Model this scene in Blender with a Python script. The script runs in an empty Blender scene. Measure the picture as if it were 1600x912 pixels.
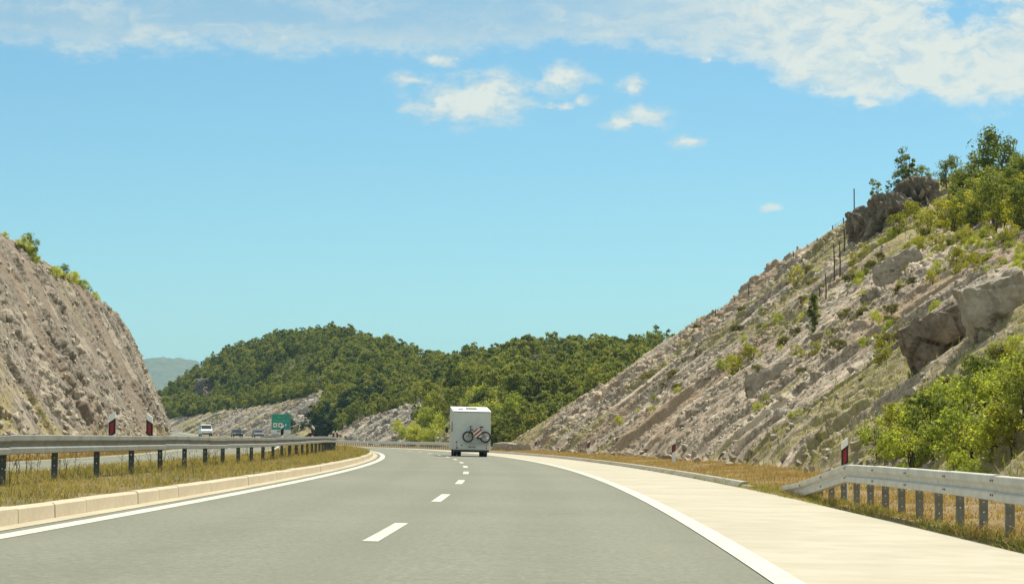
import bpy, bmesh, math, random
import numpy as np
from mathutils import Vector, Matrix

SC = bpy.context.scene
COL = SC.collection
R = math.radians
random.seed(7)
rng = np.random.default_rng(7)

# ---------------------------------------------------------------- camera
FPX, YH, CAM_H = 3600.0, 684.2, 1.086          # focal length in photo pixels, horizon row, eye height
PITCH = math.atan((YH - 456.0) / FPX)
cam_d = bpy.data.cameras.new('camera')
cam = bpy.data.objects.new('camera', cam_d)
COL.objects.link(cam)
cam.location = (0, 0, CAM_H)
cam.rotation_euler = (math.pi / 2 + PITCH, 0, 0)
cam_d.sensor_width = 36.0
cam_d.lens = FPX / 1600.0 * 36.0
cam_d.clip_start = 0.5
cam_d.clip_end = 20000
SC.camera = cam

# ---------------------------------------------------------------- render / exposure
SC.render.engine = 'CYCLES'
SC.view_settings.view_transform = 'Standard'
SC.view_settings.look = 'None'
SC.view_settings.gamma = 1.0
SC.view_settings.use_curve_mapping = False
EXPOSURE = 0.80
SC.view_settings.exposure = EXPOSURE
SC.cycles.max_bounces = 6
SC.cycles.diffuse_bounces = 3
SC.cycles.glossy_bounces = 2
SC.cycles.transmission_bounces = 3
SC.cycles.volume_bounces = 0
SC.cycles.transparent_max_bounces = 6
SC.cycles.use_denoising = True

# ---------------------------------------------------------------- sun and sky
SUN_EL, SUN_AZ = R(60), R(38)                   # azimuth from +Y (straight ahead) towards +X (right)
sdir = Vector((math.cos(SUN_EL) * math.sin(SUN_AZ), math.cos(SUN_EL) * math.cos(SUN_AZ), math.sin(SUN_EL)))
sun_d = bpy.data.lights.new('sun', 'SUN')
sun_d.energy = 3.7
sun_d.angle = R(0.5)
sun_d.color = (1.0, 0.925, 0.80)
sun = bpy.data.objects.new('sun', sun_d)
COL.objects.link(sun)
sun.rotation_euler = (-sdir).to_track_quat('-Z', 'Y').to_euler()
sun.location = sdir * 300

world = bpy.data.worlds.new('World')
SC.world = world
world.use_nodes = True
WT = world.node_tree
for n in list(WT.nodes):
    WT.nodes.remove(n)


class NT:
    """small helper to write node graphs as expressions"""
    def __init__(self, tree):
        self.t = tree

    def n(self, typ, **kw):
        nd = self.t.nodes.new(typ)
        for k, v in kw.items():
            setattr(nd, k, v)
        return nd

    def put(self, sock, v):
        if v is None:
            return
        if isinstance(v, bpy.types.NodeSocket):
            self.t.links.new(v, sock)
        else:
            if sock.type == 'RGBA' and len(v) == 3:
                v = (*v, 1.0)
            sock.default_value = v

    def m(self, op, a, b=None, c=None, clamp=False):
        nd = self.n('ShaderNodeMath', operation=op, use_clamp=clamp)
        self.put(nd.inputs[0], a)
        self.put(nd.inputs[1], b)
        self.put(nd.inputs[2], c)
        return nd.outputs[0]

    def ss(self, v, lo, hi, a=0.0, b=1.0):
        nd = self.n('ShaderNodeMapRange', interpolation_type='SMOOTHSTEP')
        self.put(nd.inputs['Value'], v)
        nd.inputs['From Min'].default_value = lo
        nd.inputs['From Max'].default_value = hi
        nd.inputs['To Min'].default_value = a
        nd.inputs['To Max'].default_value = b
        return nd.outputs[0]

    def mix(self, f, a, b, blend='MIX'):
        nd = self.n('ShaderNodeMix', data_type='RGBA', blend_type=blend)
        self.put(nd.inputs[0], f)
        self.put(nd.inputs[6], a)
        self.put(nd.inputs[7], b)
        return nd.outputs[2]

    def noise(self, vec, scale, detail=4, rough=0.55, dist=0.0):
        nd = self.n('ShaderNodeTexNoise')
        self.put(nd.inputs['Vector'], vec)
        nd.inputs['Scale'].default_value = scale
        nd.inputs['Detail'].default_value = detail
        nd.inputs['Roughness'].default_value = rough
        nd.inputs['Distortion'].default_value = dist
        return nd.outputs['Fac']

    def xyz(self, x, y, z):
        nd = self.n('ShaderNodeCombineXYZ')
        self.put(nd.inputs[0], x)
        self.put(nd.inputs[1], y)
        self.put(nd.inputs[2], z)
        return nd.outputs[0]

    def ramp(self, f, stops):
        nd = self.n('ShaderNodeValToRGB')
        cr = nd.color_ramp
        while len(cr.elements) < len(stops):
            cr.elements.new(0.5)
        for e, (p, c) in zip(cr.elements, stops):
            e.position = p
            e.color = (*c, 1.0)
        self.put(nd.inputs[0], f)
        return nd.outputs[0]


def build_sky():
    w = NT(WT)
    sky = w.n('ShaderNodeTexSky', sky_type='NISHITA')
    sky.sun_disc = False
    sky.sun_elevation = SUN_EL
    sky.sun_rotation = SUN_AZ
    sky.altitude = 500
    sky.air_density = 1.0
    sky.dust_density = 0.35
    sky.ozone_density = 1.6
    tc = w.n('ShaderNodeTexCoord')
    sep = w.n('ShaderNodeSeparateXYZ')
    WT.links.new(tc.outputs['Generated'], sep.inputs[0])
    x, y, z = sep.outputs
    az0 = w.m('MULTIPLY', w.m('ARCTAN2', x, y), 3600.0)
    el0 = w.m('MULTIPLY', w.m('ARCSINE', z), 3600.0)
    # drift the coordinates so that outlines curl
    wv = w.xyz(w.m('DIVIDE', az0, 95.0), w.m('DIVIDE', el0, 60.0), 5.5)
    wv2 = w.xyz(w.m('DIVIDE', az0, 95.0), w.m('DIVIDE', el0, 60.0), 25.5)
    az = w.m('ADD', az0, w.m('MULTIPLY', w.m('SUBTRACT', w.noise(wv, 1.0, 5, 0.6), 0.5), 110.0))
    el = w.m('ADD', el0, w.m('MULTIPLY', w.m('SUBTRACT', w.noise(wv2, 1.0, 5, 0.6), 0.5), 55.0))
    # cloud textures, on the dome of directions (flattened towards the horizon as cloud decks look)
    n_big = w.noise(w.xyz(w.m('DIVIDE', az, 210.0), w.m('DIVIDE', el, 75.0), 3.7), 1.0, 7, 0.56)
    n_mid = w.noise(w.xyz(w.m('DIVIDE', az, 62.0), w.m('DIVIDE', el, 34.0), 9.1), 1.0, 8, 0.60, 0.25)
    n_fine = w.noise(w.xyz(w.m('DIVIDE', az0, 30.0), w.m('DIVIDE', el0, 17.0), 14.2), 1.0, 9, 0.66)
    n_veil = w.noise(w.xyz(w.m('DIVIDE', az, 420.0), w.m('DIVIDE', el, 70.0), 1.3), 1.0, 4, 0.5)
    # the long bank: its lower edge wanders with the azimuth
    cv = w.n('ShaderNodeFloatCurve')
    pts = [(-3600, 620), (-1500, 585), (-800, 584), (-560, 586), (-250, 590), (0, 594), (150, 602), (330, 584),
           (470, 534), (560, 512), (720, 508), (900, 540), (1500, 600), (3600, 620)]
    c = cv.mapping.curves[0]
    cv.mapping.clip_max_y = 1.0
    ps = [((p[0] + 4000) / 8000.0, p[1] / 1000.0) for p in pts]
    c.points[0].location = (0.0, ps[0][1])
    c.points[1].location = (1.0, ps[-1][1])
    for p in ps:
        c.points.new(*p)
    cv.mapping.update()
    w.put(cv.inputs['Value'], w.m('DIVIDE', w.m('ADD', az, 4000.0), 8000.0))
    edge = w.m('MULTIPLY', cv.outputs[0], 1000.0)
    above = w.m('SUBTRACT', el, edge)
    nb = w.m('MULTIPLY', w.m('SUBTRACT', w.m('ADD', w.m('MULTIPLY', n_big, 0.6), w.m('MULTIPLY', n_mid, 0.4)), 0.5), 130.0)
    bank = w.ss(w.m('ADD', w.m('ADD', above, nb), w.m('MULTIPLY', w.m('SUBTRACT', n_fine, 0.5), 42.0)), -10.0, 34.0)
    # higher up the cover breaks open
    n_dir = w.noise(tc.outputs['Generated'], 2.6, 5, 0.55)
    openf = w.ss(n_dir, 0.32, 0.52)
    high = w.ss(el, 900.0, 2000.0)
    bank = w.m('MULTIPLY', bank, w.m('ADD', w.m('MULTIPLY', high, w.m('SUBTRACT', openf, 1.0)), 1.0))
    # the right of the bank is thick, the left a thin veil with bright rims
    thick = w.ss(w.m('ADD', az, w.m('MULTIPLY', n_big, 260.0)), 60.0, 620.0)
    rim = w.ss(w.m('ADD', above, w.m('MULTIPLY', w.m('SUBTRACT', n_mid, 0.5), 110.0)), 75.0, 5.0)
    puff = w.ss(w.m('ADD', n_veil, w.m('MULTIPLY', w.m('SUBTRACT', n_mid, 0.5), 0.40)), 0.40, 0.72)
    dens = w.m('MAXIMUM', w.m('MAXIMUM', w.m('MULTIPLY', rim, 0.72), w.m('MULTIPLY', puff, 0.75)), thick)
    dens = w.m('MAXIMUM', dens, w.m('MULTIPLY', high, 1.0))  # unseen cloud overhead, thickened to add fill light
    # holes of blue in the thick part
    hole = w.ss(w.m('ADD', w.m('MULTIPLY', n_mid, 0.7), w.m('MULTIPLY', n_fine, 0.3)), 0.36, 0.56)
    dens = w.m('MULTIPLY', dens, w.m('ADD', 0.55, w.m('MULTIPLY', hole, 0.45)))
    ga = w.m('DIVIDE', w.m('SUBTRACT', az, 700.0), 75.0)
    gb = w.m('DIVIDE', w.m('SUBTRACT', el, 652.0), 40.0)
    gap = w.ss(w.m('ADD', w.m('SQRT', w.m('ADD', w.m('MULTIPLY', ga, ga), w.m('MULTIPLY', gb, gb))), w.m('MULTIPLY', w.m('SUBTRACT', w.m('ADD', w.m('MULTIPLY', n_mid, 0.6), w.m('MULTIPLY', n_fine, 0.4)), 0.5), 3.0)), 0.15, 1.2)
    bank = w.m('MULTIPLY', bank, gap)
    alpha_bank = w.m('MULTIPLY', bank, w.m('ADD', 0.36, w.m('MULTIPLY', dens, 0.54)))
    # separate small clouds
    field = None
    for cu, cvv, ru, rv, wt in [(-60, 530, 120, 50, 0.15), (-20, 545, 90, 30, 0.05), (78, 554, 56, 34, 0.0), (190, 548, 54, 26, -0.15), (212, 502, 66, 26, 0.0),
                                (168, 494, 46, 14, 0.0), (264, 466, 40, 18, 0.0), (407, 358, 26, 13, -0.12), (-165, 562, 60, 17, -0.12), (552, 518, 34, 22, 0.0),
                                (300, 590, 44, 14, -0.2), (120, 520, 34, 12, -0.3), (74, 516, 50, 10, -0.3), (-110, 592, 64, 18, -0.1)]:
        a = w.m('DIVIDE', w.m('SUBTRACT', az, float(cu)), float(ru))
        b = w.m('DIVIDE', w.m('SUBTRACT', el, float(cvv)), float(rv))
        d = w.m('SUBTRACT', 1.0, w.m('SQRT', w.m('ADD', w.m('MULTIPLY', a, a), w.m('MULTIPLY', b, b))))
        d = w.m('ADD', d, wt)
        field = d if field is None else w.m('MAXIMUM', field, d)
    small = w.ss(w.m('ADD', w.m('ADD', field, w.m('MULTIPLY', w.m('SUBTRACT', n_mid, 0.5), 1.5)), w.m('MULTIPLY', w.m('SUBTRACT', n_fine, 0.5), 1.3)), 0.02, 0.95)
    small = w.m('MULTIPLY', small, w.ss(field, -0.25, 0.25))
    alpha = w.m('MAXIMUM', alpha_bank, w.m('MULTIPLY', small, 0.88))
    bright = w.m('MAXIMUM', w.m('MULTIPLY', dens, 1.0), small)
    S = 0.066
    k = 1.0 / (S * 2 ** EXPOSURE)
    veil_c = tuple(v * k for v in (0.46, 0.60, 0.66))
    lit_c = tuple(v * k for v in (0.86, 0.88, 0.78))
    ccol = w.mix(bright, veil_c, lit_c)
    tint = w.mix(1.0, sky.outputs[0], (0.67, 0.985, 1.01), 'MULTIPLY')
    final = w.mix(alpha, tint, ccol)
    bg = w.n('ShaderNodeBackground')
    bg.inputs['Strength'].default_value = S
    WT.links.new(final, bg.inputs['Color'])
    out = w.n('ShaderNodeOutputWorld')
    WT.links.new(bg.outputs[0], out.inputs['Surface'])


build_sky()

# ---------------------------------------------------------------- numpy noise
_perm = np.random.default_rng(11).permutation(256)
_perm = np.concatenate([_perm, _perm, _perm]).astype(np.int64)
_rand = np.random.default_rng(12).random(256)


def _h(ix, iy, iz=0):
    return _perm[_perm[_perm[ix & 255] + (iy & 255)] + (iz & 255 if not isinstance(iz, int) else iz & 255)]


def vnoise(x, y, seed=0):
    xi = np.floor(x).astype(np.int64)
    yi = np.floor(y).astype(np.int64)
    fx, fy = x - xi, y - yi
    fx = fx * fx * fx * (fx * (fx * 6 - 15) + 10)
    fy = fy * fy * fy * (fy * (fy * 6 - 15) + 10)
    a = _rand[_h(xi, yi, seed)]
    b = _rand[_h(xi + 1, yi, seed)]
    c = _rand[_h(xi, yi + 1, seed)]
    d = _rand[_h(xi + 1, yi + 1, seed)]
    return (a + (b - a) * fx) * (1 - fy) + (c + (d - c) * fx) * fy


def fbm(x, y, octv=4, seed=0, gain=0.5):
    s = np.zeros_like(x)
    amp, tot, f = 1.0, 0.0, 1.0
    for o in range(octv):
        s += amp * vnoise(x * f + 17.3 * o, y * f - 9.1 * o, seed + o * 7)
        tot += amp
        amp *= gain
        f *= 2.03
    return s / tot


def blocks(x, y, seed=0, tilt=0.8):
    """broken rock: every Voronoi cell is a tilted flat facet with its own height; returns height and edge distance"""
    xi = np.floor(x).astype(np.int64)
    yi = np.floor(y).astype(np.int64)
    best = np.full(x.shape, 9.0)
    second = np.full(x.shape, 9.0)
    val = np.zeros_like(x)
    for dx in (-1, 0, 1):
        for dy in (-1, 0, 1):
            cx, cy = xi + dx, yi + dy
            k = _h(cx, cy, seed)
            px = cx + 0.5 + 0.9 * (_rand[k] - 0.5)
            py = cy + 0.5 + 0.9 * (_rand[(k + 71) & 255] - 0.5)
            ex, ey = x - px, y - py
            d = ex * ex + ey * ey
            hgt = _rand[(k + 131) & 255] - 0.5 + tilt * ((_rand[(k + 33) & 255] - 0.5) * ex + (_rand[(k + 191) & 255] - 0.5) * ey) * 1.6
            near = d < best
            second = np.where(near, best, np.minimum(second, d))
            val = np.where(near, hgt, val)
            best = np.where(near, d, best)
    return val, np.sqrt(second) - np.sqrt(best)


def sstep(a, b, x):
    t = np.clip((x - a) / (b - a), 0, 1)
    return t * t * (3 - 2 * t)


# ---------------------------------------------------------------- the road's line
A_X0, A_A, A_K = -2.145, 0.03518, 0.000704


def cl(s):
    return A_X0 + A_A * s - A_K * s * s / 2


def slope_cl(s):
    return A_A - A_K * s


def climb(s):
    s = np.asarray(s, float)
    t = np.clip(s - 310, 0, 110)
    return t * t / 9600 + np.clip(s - 420, 0, None) * 0.002


def W(s, u):
    """(distance along, offset to the right) -> world x, y"""
    s = np.asarray(s, float)
    u = np.asarray(u, float)
    m = slope_cl(s)
    L = np.sqrt(1 + m * m)
    return cl(s) + u / L, s - u * m / L


def lift(s):
    return 0.65 * sstep(120, 380, np.asarray(s, float))


def zroad(s, u):
    """surface height across both carriageways and the strips beside them"""
    s = np.asarray(s, float)
    u = np.asarray(u, float)
    zr = -0.02 * u + climb(s)
    zm = np.interp(u, [-10.6, -9.5, -6.7, -4.5], [0.24, 0.30, 0.33, 0.27]) + climb(s) + lift(s) * np.clip((-u - 4.5) / 6, 0, 1)
    zl = 0.25 - 0.02 * (-u - 11) + climb(s) + lift(s)
    return np.where(u > -4.4, zr, np.where(u > -10.6, zm, zl))


def heading(s):
    return -math.atan(float(slope_cl(s)))


# ---------------------------------------------------------------- object helpers
def link(o, parent=None):
    COL.objects.link(o)
    if parent is not None:
        o.parent = parent
    return o


def tag(o, label, cat, group=None):
    o['label'] = label
    o['category'] = cat
    if group:
        o['group'] = group
    return o


def empty(name, loc=(0, 0, 0), rz=0.0):
    o = bpy.data.objects.new(name, None)
    o.empty_display_size = 0.2
    o.location = loc
    o.rotation_euler = (0, 0, rz)
    return link(o)


def mesh_np(name, co, faces, mats=(), smooth=False, attrs=None, fmat=None):
    """mesh from numpy arrays; faces is an (n,4) or (n,3) array"""
    me = bpy.data.meshes.new(name)
    co = np.asarray(co, np.float32)
    faces = np.asarray(faces, np.int32)
    k = faces.shape[1]
    me.vertices.add(len(co))
    me.vertices.foreach_set('co', co.ravel())
    me.loops.add(faces.size)
    me.loops.foreach_set('vertex_index', faces.ravel())
    me.polygons.add(len(faces))
    me.polygons.foreach_set('loop_start', np.arange(0, faces.size, k, dtype=np.int32))
    me.polygons.foreach_set('loop_total', np.full(len(faces), k, np.int32))
    if smooth:
        me.polygons.foreach_set('use_smooth', np.ones(len(faces), bool))
    for m in (mats if isinstance(mats, (list, tuple)) else (mats,)):
        me.materials.append(m)
    if fmat is not None:
        me.polygons.foreach_set('material_index', np.asarray(fmat, np.int32))
    for an, av in (attrs or {}).items():
        at = me.attributes.new(an, 'FLOAT_COLOR', 'POINT')
        a4 = np.ones((len(co), 4), np.float32)
        a4[:, :av.shape[1]] = av
        at.data.foreach_set('color', a4.ravel())
    me.update(calc_edges=True)
    return me


def grid_faces(ni, nj):
    i, j = np.meshgrid(np.arange(ni - 1), np.arange(nj - 1), indexing='ij')
    a = (i * nj + j).ravel()
    return np.stack([a, a + nj, a + nj + 1, a + 1], 1)


class MB:
    """collects simple solids and builds ONE mesh"""
    def __init__(self):
        self.v, self.f, self.mi = [], [], []

    def add(self, vs, fs, mi=0):
        o = len(self.v)
        self.v += [tuple(v) for v in vs]
        self.f += [tuple(o + i for i in f) for f in fs]
        self.mi += [mi] * len(fs)
        return self

    def box(self, x0, x1, y0, y1, z0, z1, mi=0, M=None):
        vs = [Vector((x, y, z)) for z in (z0, z1) for y in (y0, y1) for x in (x0, x1)]
        if M is not None:
            vs = [M @ v for v in vs]
        return self.add(vs, [(0, 2, 3, 1), (4, 5, 7, 6), (0, 1, 5, 4), (2, 6, 7, 3), (0, 4, 6, 2), (1, 3, 7, 5)], mi)

    def tube(self, pts, rad, n=6, mi=0, caps=True):
        pts = [Vector(p) for p in pts]
        if not isinstance(rad, (list, tuple)):
            rad = [rad] * len(pts)
        rings = []
        for i, p in enumerate(pts):
            d = (pts[min(i + 1, len(pts) - 1)] - pts[max(i - 1, 0)]).normalized()
            up = Vector((0, 0, 1)) if abs(d.z) < 0.9 else Vector((1, 0, 0))
            a = d.cross(up).normalized()
            b = d.cross(a).normalized()
            rings.append([p + (a * math.cos(2 * math.pi * k / n) + b * math.sin(2 * math.pi * k / n)) * rad[i] for k in range(n)])
        vs = [v for r_ in rings for v in r_]
        fs = []
        for i in range(len(pts) - 1):
            for k in range(n):
                fs.append((i * n + k, i * n + (k + 1) % n, (i + 1) * n + (k + 1) % n, (i + 1) * n + k))
        if caps:
            fs.append(tuple(range(n))[::-1])
            fs.append(tuple((len(pts) - 1) * n + k for k in range(n)))
        return self.add(vs, fs, mi)

    def torus(self, c, R0, r0, axis='y', n=24, k=6, mi=0):
        vs, fs = [], []
        for i in range(n):
            a = 2 * math.pi * i / n
            for j in range(k):
                b = 2 * math.pi * j / k
                q = (R0 + r0 * math.cos(b))
                p = (q * math.cos(a), r0 * math.sin(b), q * math.sin(a))
                if axis == 'x':
                    p = (p[1], p[0], p[2])
                vs.append((c[0] + p[0], c[1] + p[1], c[2] + p[2]))
                fs.append((i * k + j, ((i + 1) % n) * k + j, ((i + 1) % n) * k + (j + 1) % k, i * k + (j + 1) % k))
        return self.add(vs, fs, mi)

    def disc(self, c, rad, th, axis='y', n=20, mi=0):
        d = Vector((0, th / 2, 0)) if axis == 'y' else Vector((th / 2, 0, 0))
        return self.tube([Vector(c) - d, Vector(c) + d], rad, n, mi)

    def prism(self, poly, x0, x1, mi=0):
        """polygon in the (y, z) plane pushed along x"""
        n = len(poly)
        vs = [(x0, y, z) for y, z in poly] + [(x1, y, z) for y, z in poly]
        fs = [tuple(range(n)), tuple(range(2 * n - 1, n - 1, -1))]
        fs += [(i, i + n, (i + 1) % n + n, (i + 1) % n) for i in range(n)]
        return self.add(vs, fs, mi)

    def mesh(self, name, mats, smooth=False):
        me = bpy.data.meshes.new(name)
        me.from_pydata(self.v, [], self.f)
        for m in (mats if isinstance(mats, (list, tuple)) else (mats,)):
            me.materials.append(m)
        me.polygons.foreach_set('material_index', self.mi)
        bm = bmesh.new()
        bm.from_mesh(me)
        bmesh.ops.recalc_face_normals(bm, faces=bm.faces)
        bm.to_mesh(me)
        bm.free()
        if smooth:
            me.polygons.foreach_set('use_smooth', [True] * len(me.polygons))
        me.update()
        return me

    def build(self, name, mats, parent=None, smooth=False, bevel=0.0):
        o = bpy.data.objects.new(name, self.mesh(name, mats, smooth))
        if bevel:
            b = o.modifiers.new('bevel', 'BEVEL')
            b.width = bevel
            b.segments = 2
            b.limit_method = 'ANGLE'
        return link(o, parent)


# ---------------------------------------------------------------- materials
def new_mat(name):
    m = bpy.data.materials.new(name)
    m.use_nodes = True
    t = NT(m.node_tree)
    b = m.node_tree.nodes['Principled BSDF']
    b.inputs['Specular IOR Level'].default_value = 0.25
    return m, t, b


def plain(name, col, rough=0.6, metal=0.0, var=0.08, scale=6.0, bump=0.0, spec=0.3):
    m, t, b = new_mat(name)
    tc = t.n('ShaderNodeTexCoord').outputs['Object']
    nz = t.noise(tc, scale, 5, 0.6)
    lo = tuple(c * (1 - var) for c in col)
    hi = tuple(min(1, c * (1 + var)) for c in col)
    t.put(b.inputs['Base Color'], t.mix(t.ss(nz, 0.3, 0.7), lo, hi))
    b.inputs['Roughness'].default_value = rough
    b.inputs['Metallic'].default_value = metal
    b.inputs['Specular IOR Level'].default_value = spec
    if bump:
        bp = t.n('ShaderNodeBump')
        bp.inputs['Strength'].default_value = bump
        bp.inputs['Distance'].default_value = 0.02
        t.put(bp.inputs['Height'], t.noise(tc, scale * 8, 4, 0.6))
        t.put(b.inputs['Normal'], bp.outputs[0])
    return m


def m_asphalt():
    m, t, b = new_mat('asphalt')
    tc = t.n('ShaderNodeTexCoord').outputs['Object']
    g1 = t.noise(tc, 0.12, 4, 0.5)
    g2 = t.noise(tc, 26.0, 4, 0.7)
    g3 = t.noise(tc, 1.6, 5, 0.6)
    c = t.mix(t.ss(g1, 0.3, 0.7), (0.152, 0.161, 0.120), (0.182, 0.185, 0.139))
    c = t.mix(t.m('MULTIPLY', t.ss(g3, 0.35, 0.75), 0.35), c, (0.198, 0.197, 0.146))
    g4 = t.noise(tc, 14.0, 6, 0.8)
    c = t.mix(t.m('MULTIPLY', t.ss(g4, 0.50, 0.72), 0.75), c, (0.310, 0.310, 0.253))
    c = t.mix(t.m('MULTIPLY', t.ss(g4, 0.50, 0.30), 0.70), c, (0.075, 0.081, 0.063))
    c = t.mix(t.m('MULTIPLY', t.ss(g2, 0.52, 0.74), 0.35), c, (0.276, 0.276, 0.218))
    at = t.n('ShaderNodeAttribute')
    at.attribute_name = 'across'
    u = t.m('SUBTRACT', t.m('MULTIPLY', at.outputs['Fac'], 50.0), 25.0)
    u = t.m('ADD', u, t.m('MULTIPLY', t.m('SUBTRACT', g1, 0.5), 0.5))
    band = t.m('COSINE', t.m('MULTIPLY', t.m('ADD', u, 0.0), 2 * math.pi / 1.87))     # two worn tracks in each lane
    c = t.mix(t.m('MULTIPLY', t.ss(band, -0.6, 0.9), t.m('MULTIPLY', t.ss(g3, 0.25, 0.7), 0.30)), c, (0.118, 0.124, 0.094))
    stain = t.noise(tc, 0.45, 3, 0.7, 0.6)
    c = t.mix(t.m('MULTIPLY', t.ss(stain, 0.60, 0.74), 0.28), c, (0.105, 0.110, 0.085))
    t.put(b.inputs['Base Color'], c)
    b.inputs['Roughness'].default_value = 0.82
    bp = t.n('ShaderNodeBump')
    bp.inputs['Strength'].default_value = 0.25
    bp.inputs['Distance'].default_value = 0.01
    t.put(bp.inputs['Height'], g2)
    t.put(b.inputs['Normal'], bp.outputs[0])
    return m


def m_two(name, c1, c2, scale, fine, rough=0.85, bump=0.2, stretch=None):
    m, t, b = new_mat(name)
    tc = t.n('ShaderNodeTexCoord').outputs['Object']
    g1 = t.noise(tc, scale, 5, 0.6)
    g2 = t.noise(tc, fine, 4, 0.65)
    f = t.ss(t.m('ADD', t.m('MULTIPLY', g1, 0.65), t.m('MULTIPLY', g2, 0.35)), 0.36, 0.64)
    t.put(b.inputs['Base Color'], t.mix(f, c1, c2))
    b.inputs['Roughness'].default_value = rough
    bp = t.n('ShaderNodeBump')
    bp.inputs['Strength'].default_value = bump
    bp.inputs['Distance'].default_value = 0.02
    t.put(bp.inputs['Height'], g2)
    t.put(b.inputs['Normal'], bp.outputs[0])
    return m


def m_rock(name, dark, mid, pale, rust=(0.33, 0.235, 0.145), veg=(0.225, 0.205, 0.075), use_attr=True, scl=1.0, bump=0.6, chip=1.0):
    """limestone; colour attribute: R earth and growth, G rusty soil, B pale fresh stone"""
    m, t, b = new_mat(name)
    tc = t.n('ShaderNodeTexCoord').outputs['Object']
    g1 = t.noise(tc, 0.22 * scl, 5, 0.6)
    g2 = t.noise(tc, 1.7 * scl, 6, 0.66)
    g3 = t.noise(tc, 7.0 * scl, 5, 0.7)
    def chips(scale):
        v = t.n('ShaderNodeTexVoronoi')
        t.put(v.inputs['Vector'], tc)
        v.inputs['Scale'].default_value = scale
        sc_ = t.n('ShaderNodeSeparateColor')
        t.put(sc_.inputs[0], v.outputs['Color'])
        return sc_.outputs[0], v.outputs['Distance']
    cell, dst = chips(1.9 * scl)
    cell2, dst2 = chips(5.5 * scl)
    f = t.m('ADD', t.m('ADD', t.m('MULTIPLY', g2, 0.36), t.m('MULTIPLY', g3, 0.26)), t.m('ADD', t.m('MULTIPLY', t.m('ADD', t.m('MULTIPLY', t.m('SUBTRACT', cell, 0.5), chip), t.m('ADD', t.m('MULTIPLY', t.m('SUBTRACT', cell2, 0.5), chip), 1.0)), 0.15), t.m('MULTIPLY', g1, 0.10)))
    c = t.ramp(f, [(0.34, dark), (0.48, mid), (0.62, pale), (0.74, tuple(min(1, x * 1.3) for x in pale))])
    c = t.mix(t.m('MULTIPLY', t.ss(dst2, 0.42, 0.75), 0.55 * chip), c, tuple(x * 0.7 for x in dark))
    c = t.mix(t.m('MULTIPLY', t.ss(g1, 0.54, 0.70), 0.40), c, rust)
    if use_attr:
        at = t.n('ShaderNodeAttribute')
        at.attribute_name = 'cover'
        sp = t.n('ShaderNodeSeparateColor')
        t.put(sp.inputs[0], at.outputs['Color'])
        fine = t.m('MULTIPLY', t.m('SUBTRACT', g3, 0.5), 0.9)
        c = t.mix(t.m('MULTIPLY', t.ss(t.m('ADD', sp.outputs[2], fine), 0.45, 0.75), 0.65), c, tuple(min(1, x * 1.22) for x in pale))
        c = t.mix(t.m('MULTIPLY', t.ss(t.m('ADD', sp.outputs[1], fine), 0.45, 0.8), 0.75), c, rust)
        c = t.mix(t.m('MULTIPLY', t.ss(t.m('ADD', sp.outputs[0], fine), 0.40, 0.72), 0.85), c,
                  t.mix(t.ss(g2, 0.35, 0.65), veg, (0.34, 0.275, 0.145)))
    t.put(b.inputs['Base Color'], c)
    b.inputs['Roughness'].default_value = 0.9
    bp = t.n('ShaderNodeBump')
    bp.inputs['Strength'].default_value = bump
    bp.inputs['Distance'].default_value = 0.12 / scl
    t.put(bp.inputs['Height'], t.m('SUBTRACT', t.m('ADD', t.m('MULTIPLY', g2, 0.6), t.m('MULTIPLY', g3, 0.6)), t.m('MULTIPLY', dst2, 0.6 * chip)))
    t.put(b.inputs['Normal'], bp.outputs[0])
    return m


def m_leaf(name, stops, trans=0.30, tree_var=True, island=0.45):
    m, t, b = new_mat(name)
    nt = m.node_tree
    oi = t.n('ShaderNodeObjectInfo').outputs['Random']
    ge = t.n('ShaderNodeNewGeometry').outputs['Random Per Island']
    drift = t.noise(t.n('ShaderNodeTexCoord').outputs['Object'], 0.55, 4, 0.6)
    f = t.m('ADD', t.m('MULTIPLY', ge, 0.62), t.ss(drift, 0.30, 0.70, -0.02, 0.40)) if not tree_var else t.m('ADD', t.m('MULTIPLY', oi, (1 - island) if tree_var else 0.0), t.m('MULTIPLY', ge, island if tree_var else 1.0))
    c = t.ramp(f, stops)
    t.put(b.inputs['Base Color'], c)
    b.inputs['Roughness'].default_value = 0.65
    b.inputs['Specular IOR Level'].default_value = 0.2
    tr = t.n('ShaderNodeBsdfTranslucent')
    t.put(tr.inputs['Color'], t.mix(1.0, c, (1.6, 1.65, 0.75), 'MULTIPLY'))
    mx = t.n('ShaderNodeMixShader')
    mx.inputs[0].default_value = trans
    nt.links.new(b.outputs[0], mx.inputs[1])
    nt.links.new(tr.outputs[0], mx.inputs[2])
    nt.links.new(mx.outputs[0], nt.nodes['Material Output'].inputs['Surface'])
    return m


M = {}
M['asphalt'] = m_asphalt()
M['shoulder'] = m_two('pale_concrete', (0.368, 0.340, 0.258), (0.440, 0.410, 0.320), 0.5, 2.2, 0.85, 0.12)
def m_paint():
    m, t, b = new_mat('road_paint')
    tc = t.n('ShaderNodeTexCoord').outputs['Object']
    g1 = t.noise(tc, 1.1, 5, 0.65)
    g2 = t.noise(tc, 11.0, 6, 0.75)
    c = t.mix(t.ss(g1, 0.3, 0.7), (0.47, 0.455, 0.375), (0.60, 0.585, 0.49))
    wear = t.ss(t.m('ADD', t.m('MULTIPLY', g2, 0.7), t.m('MULTIPLY', g1, 0.3)), 0.53, 0.70)
    c = t.mix(t.m('MULTIPLY', wear, 0.55), c, (0.235, 0.235, 0.185))
    t.put(b.inputs['Base Color'], c)
    b.inputs['Roughness'].default_value = 0.7
    return m


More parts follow.
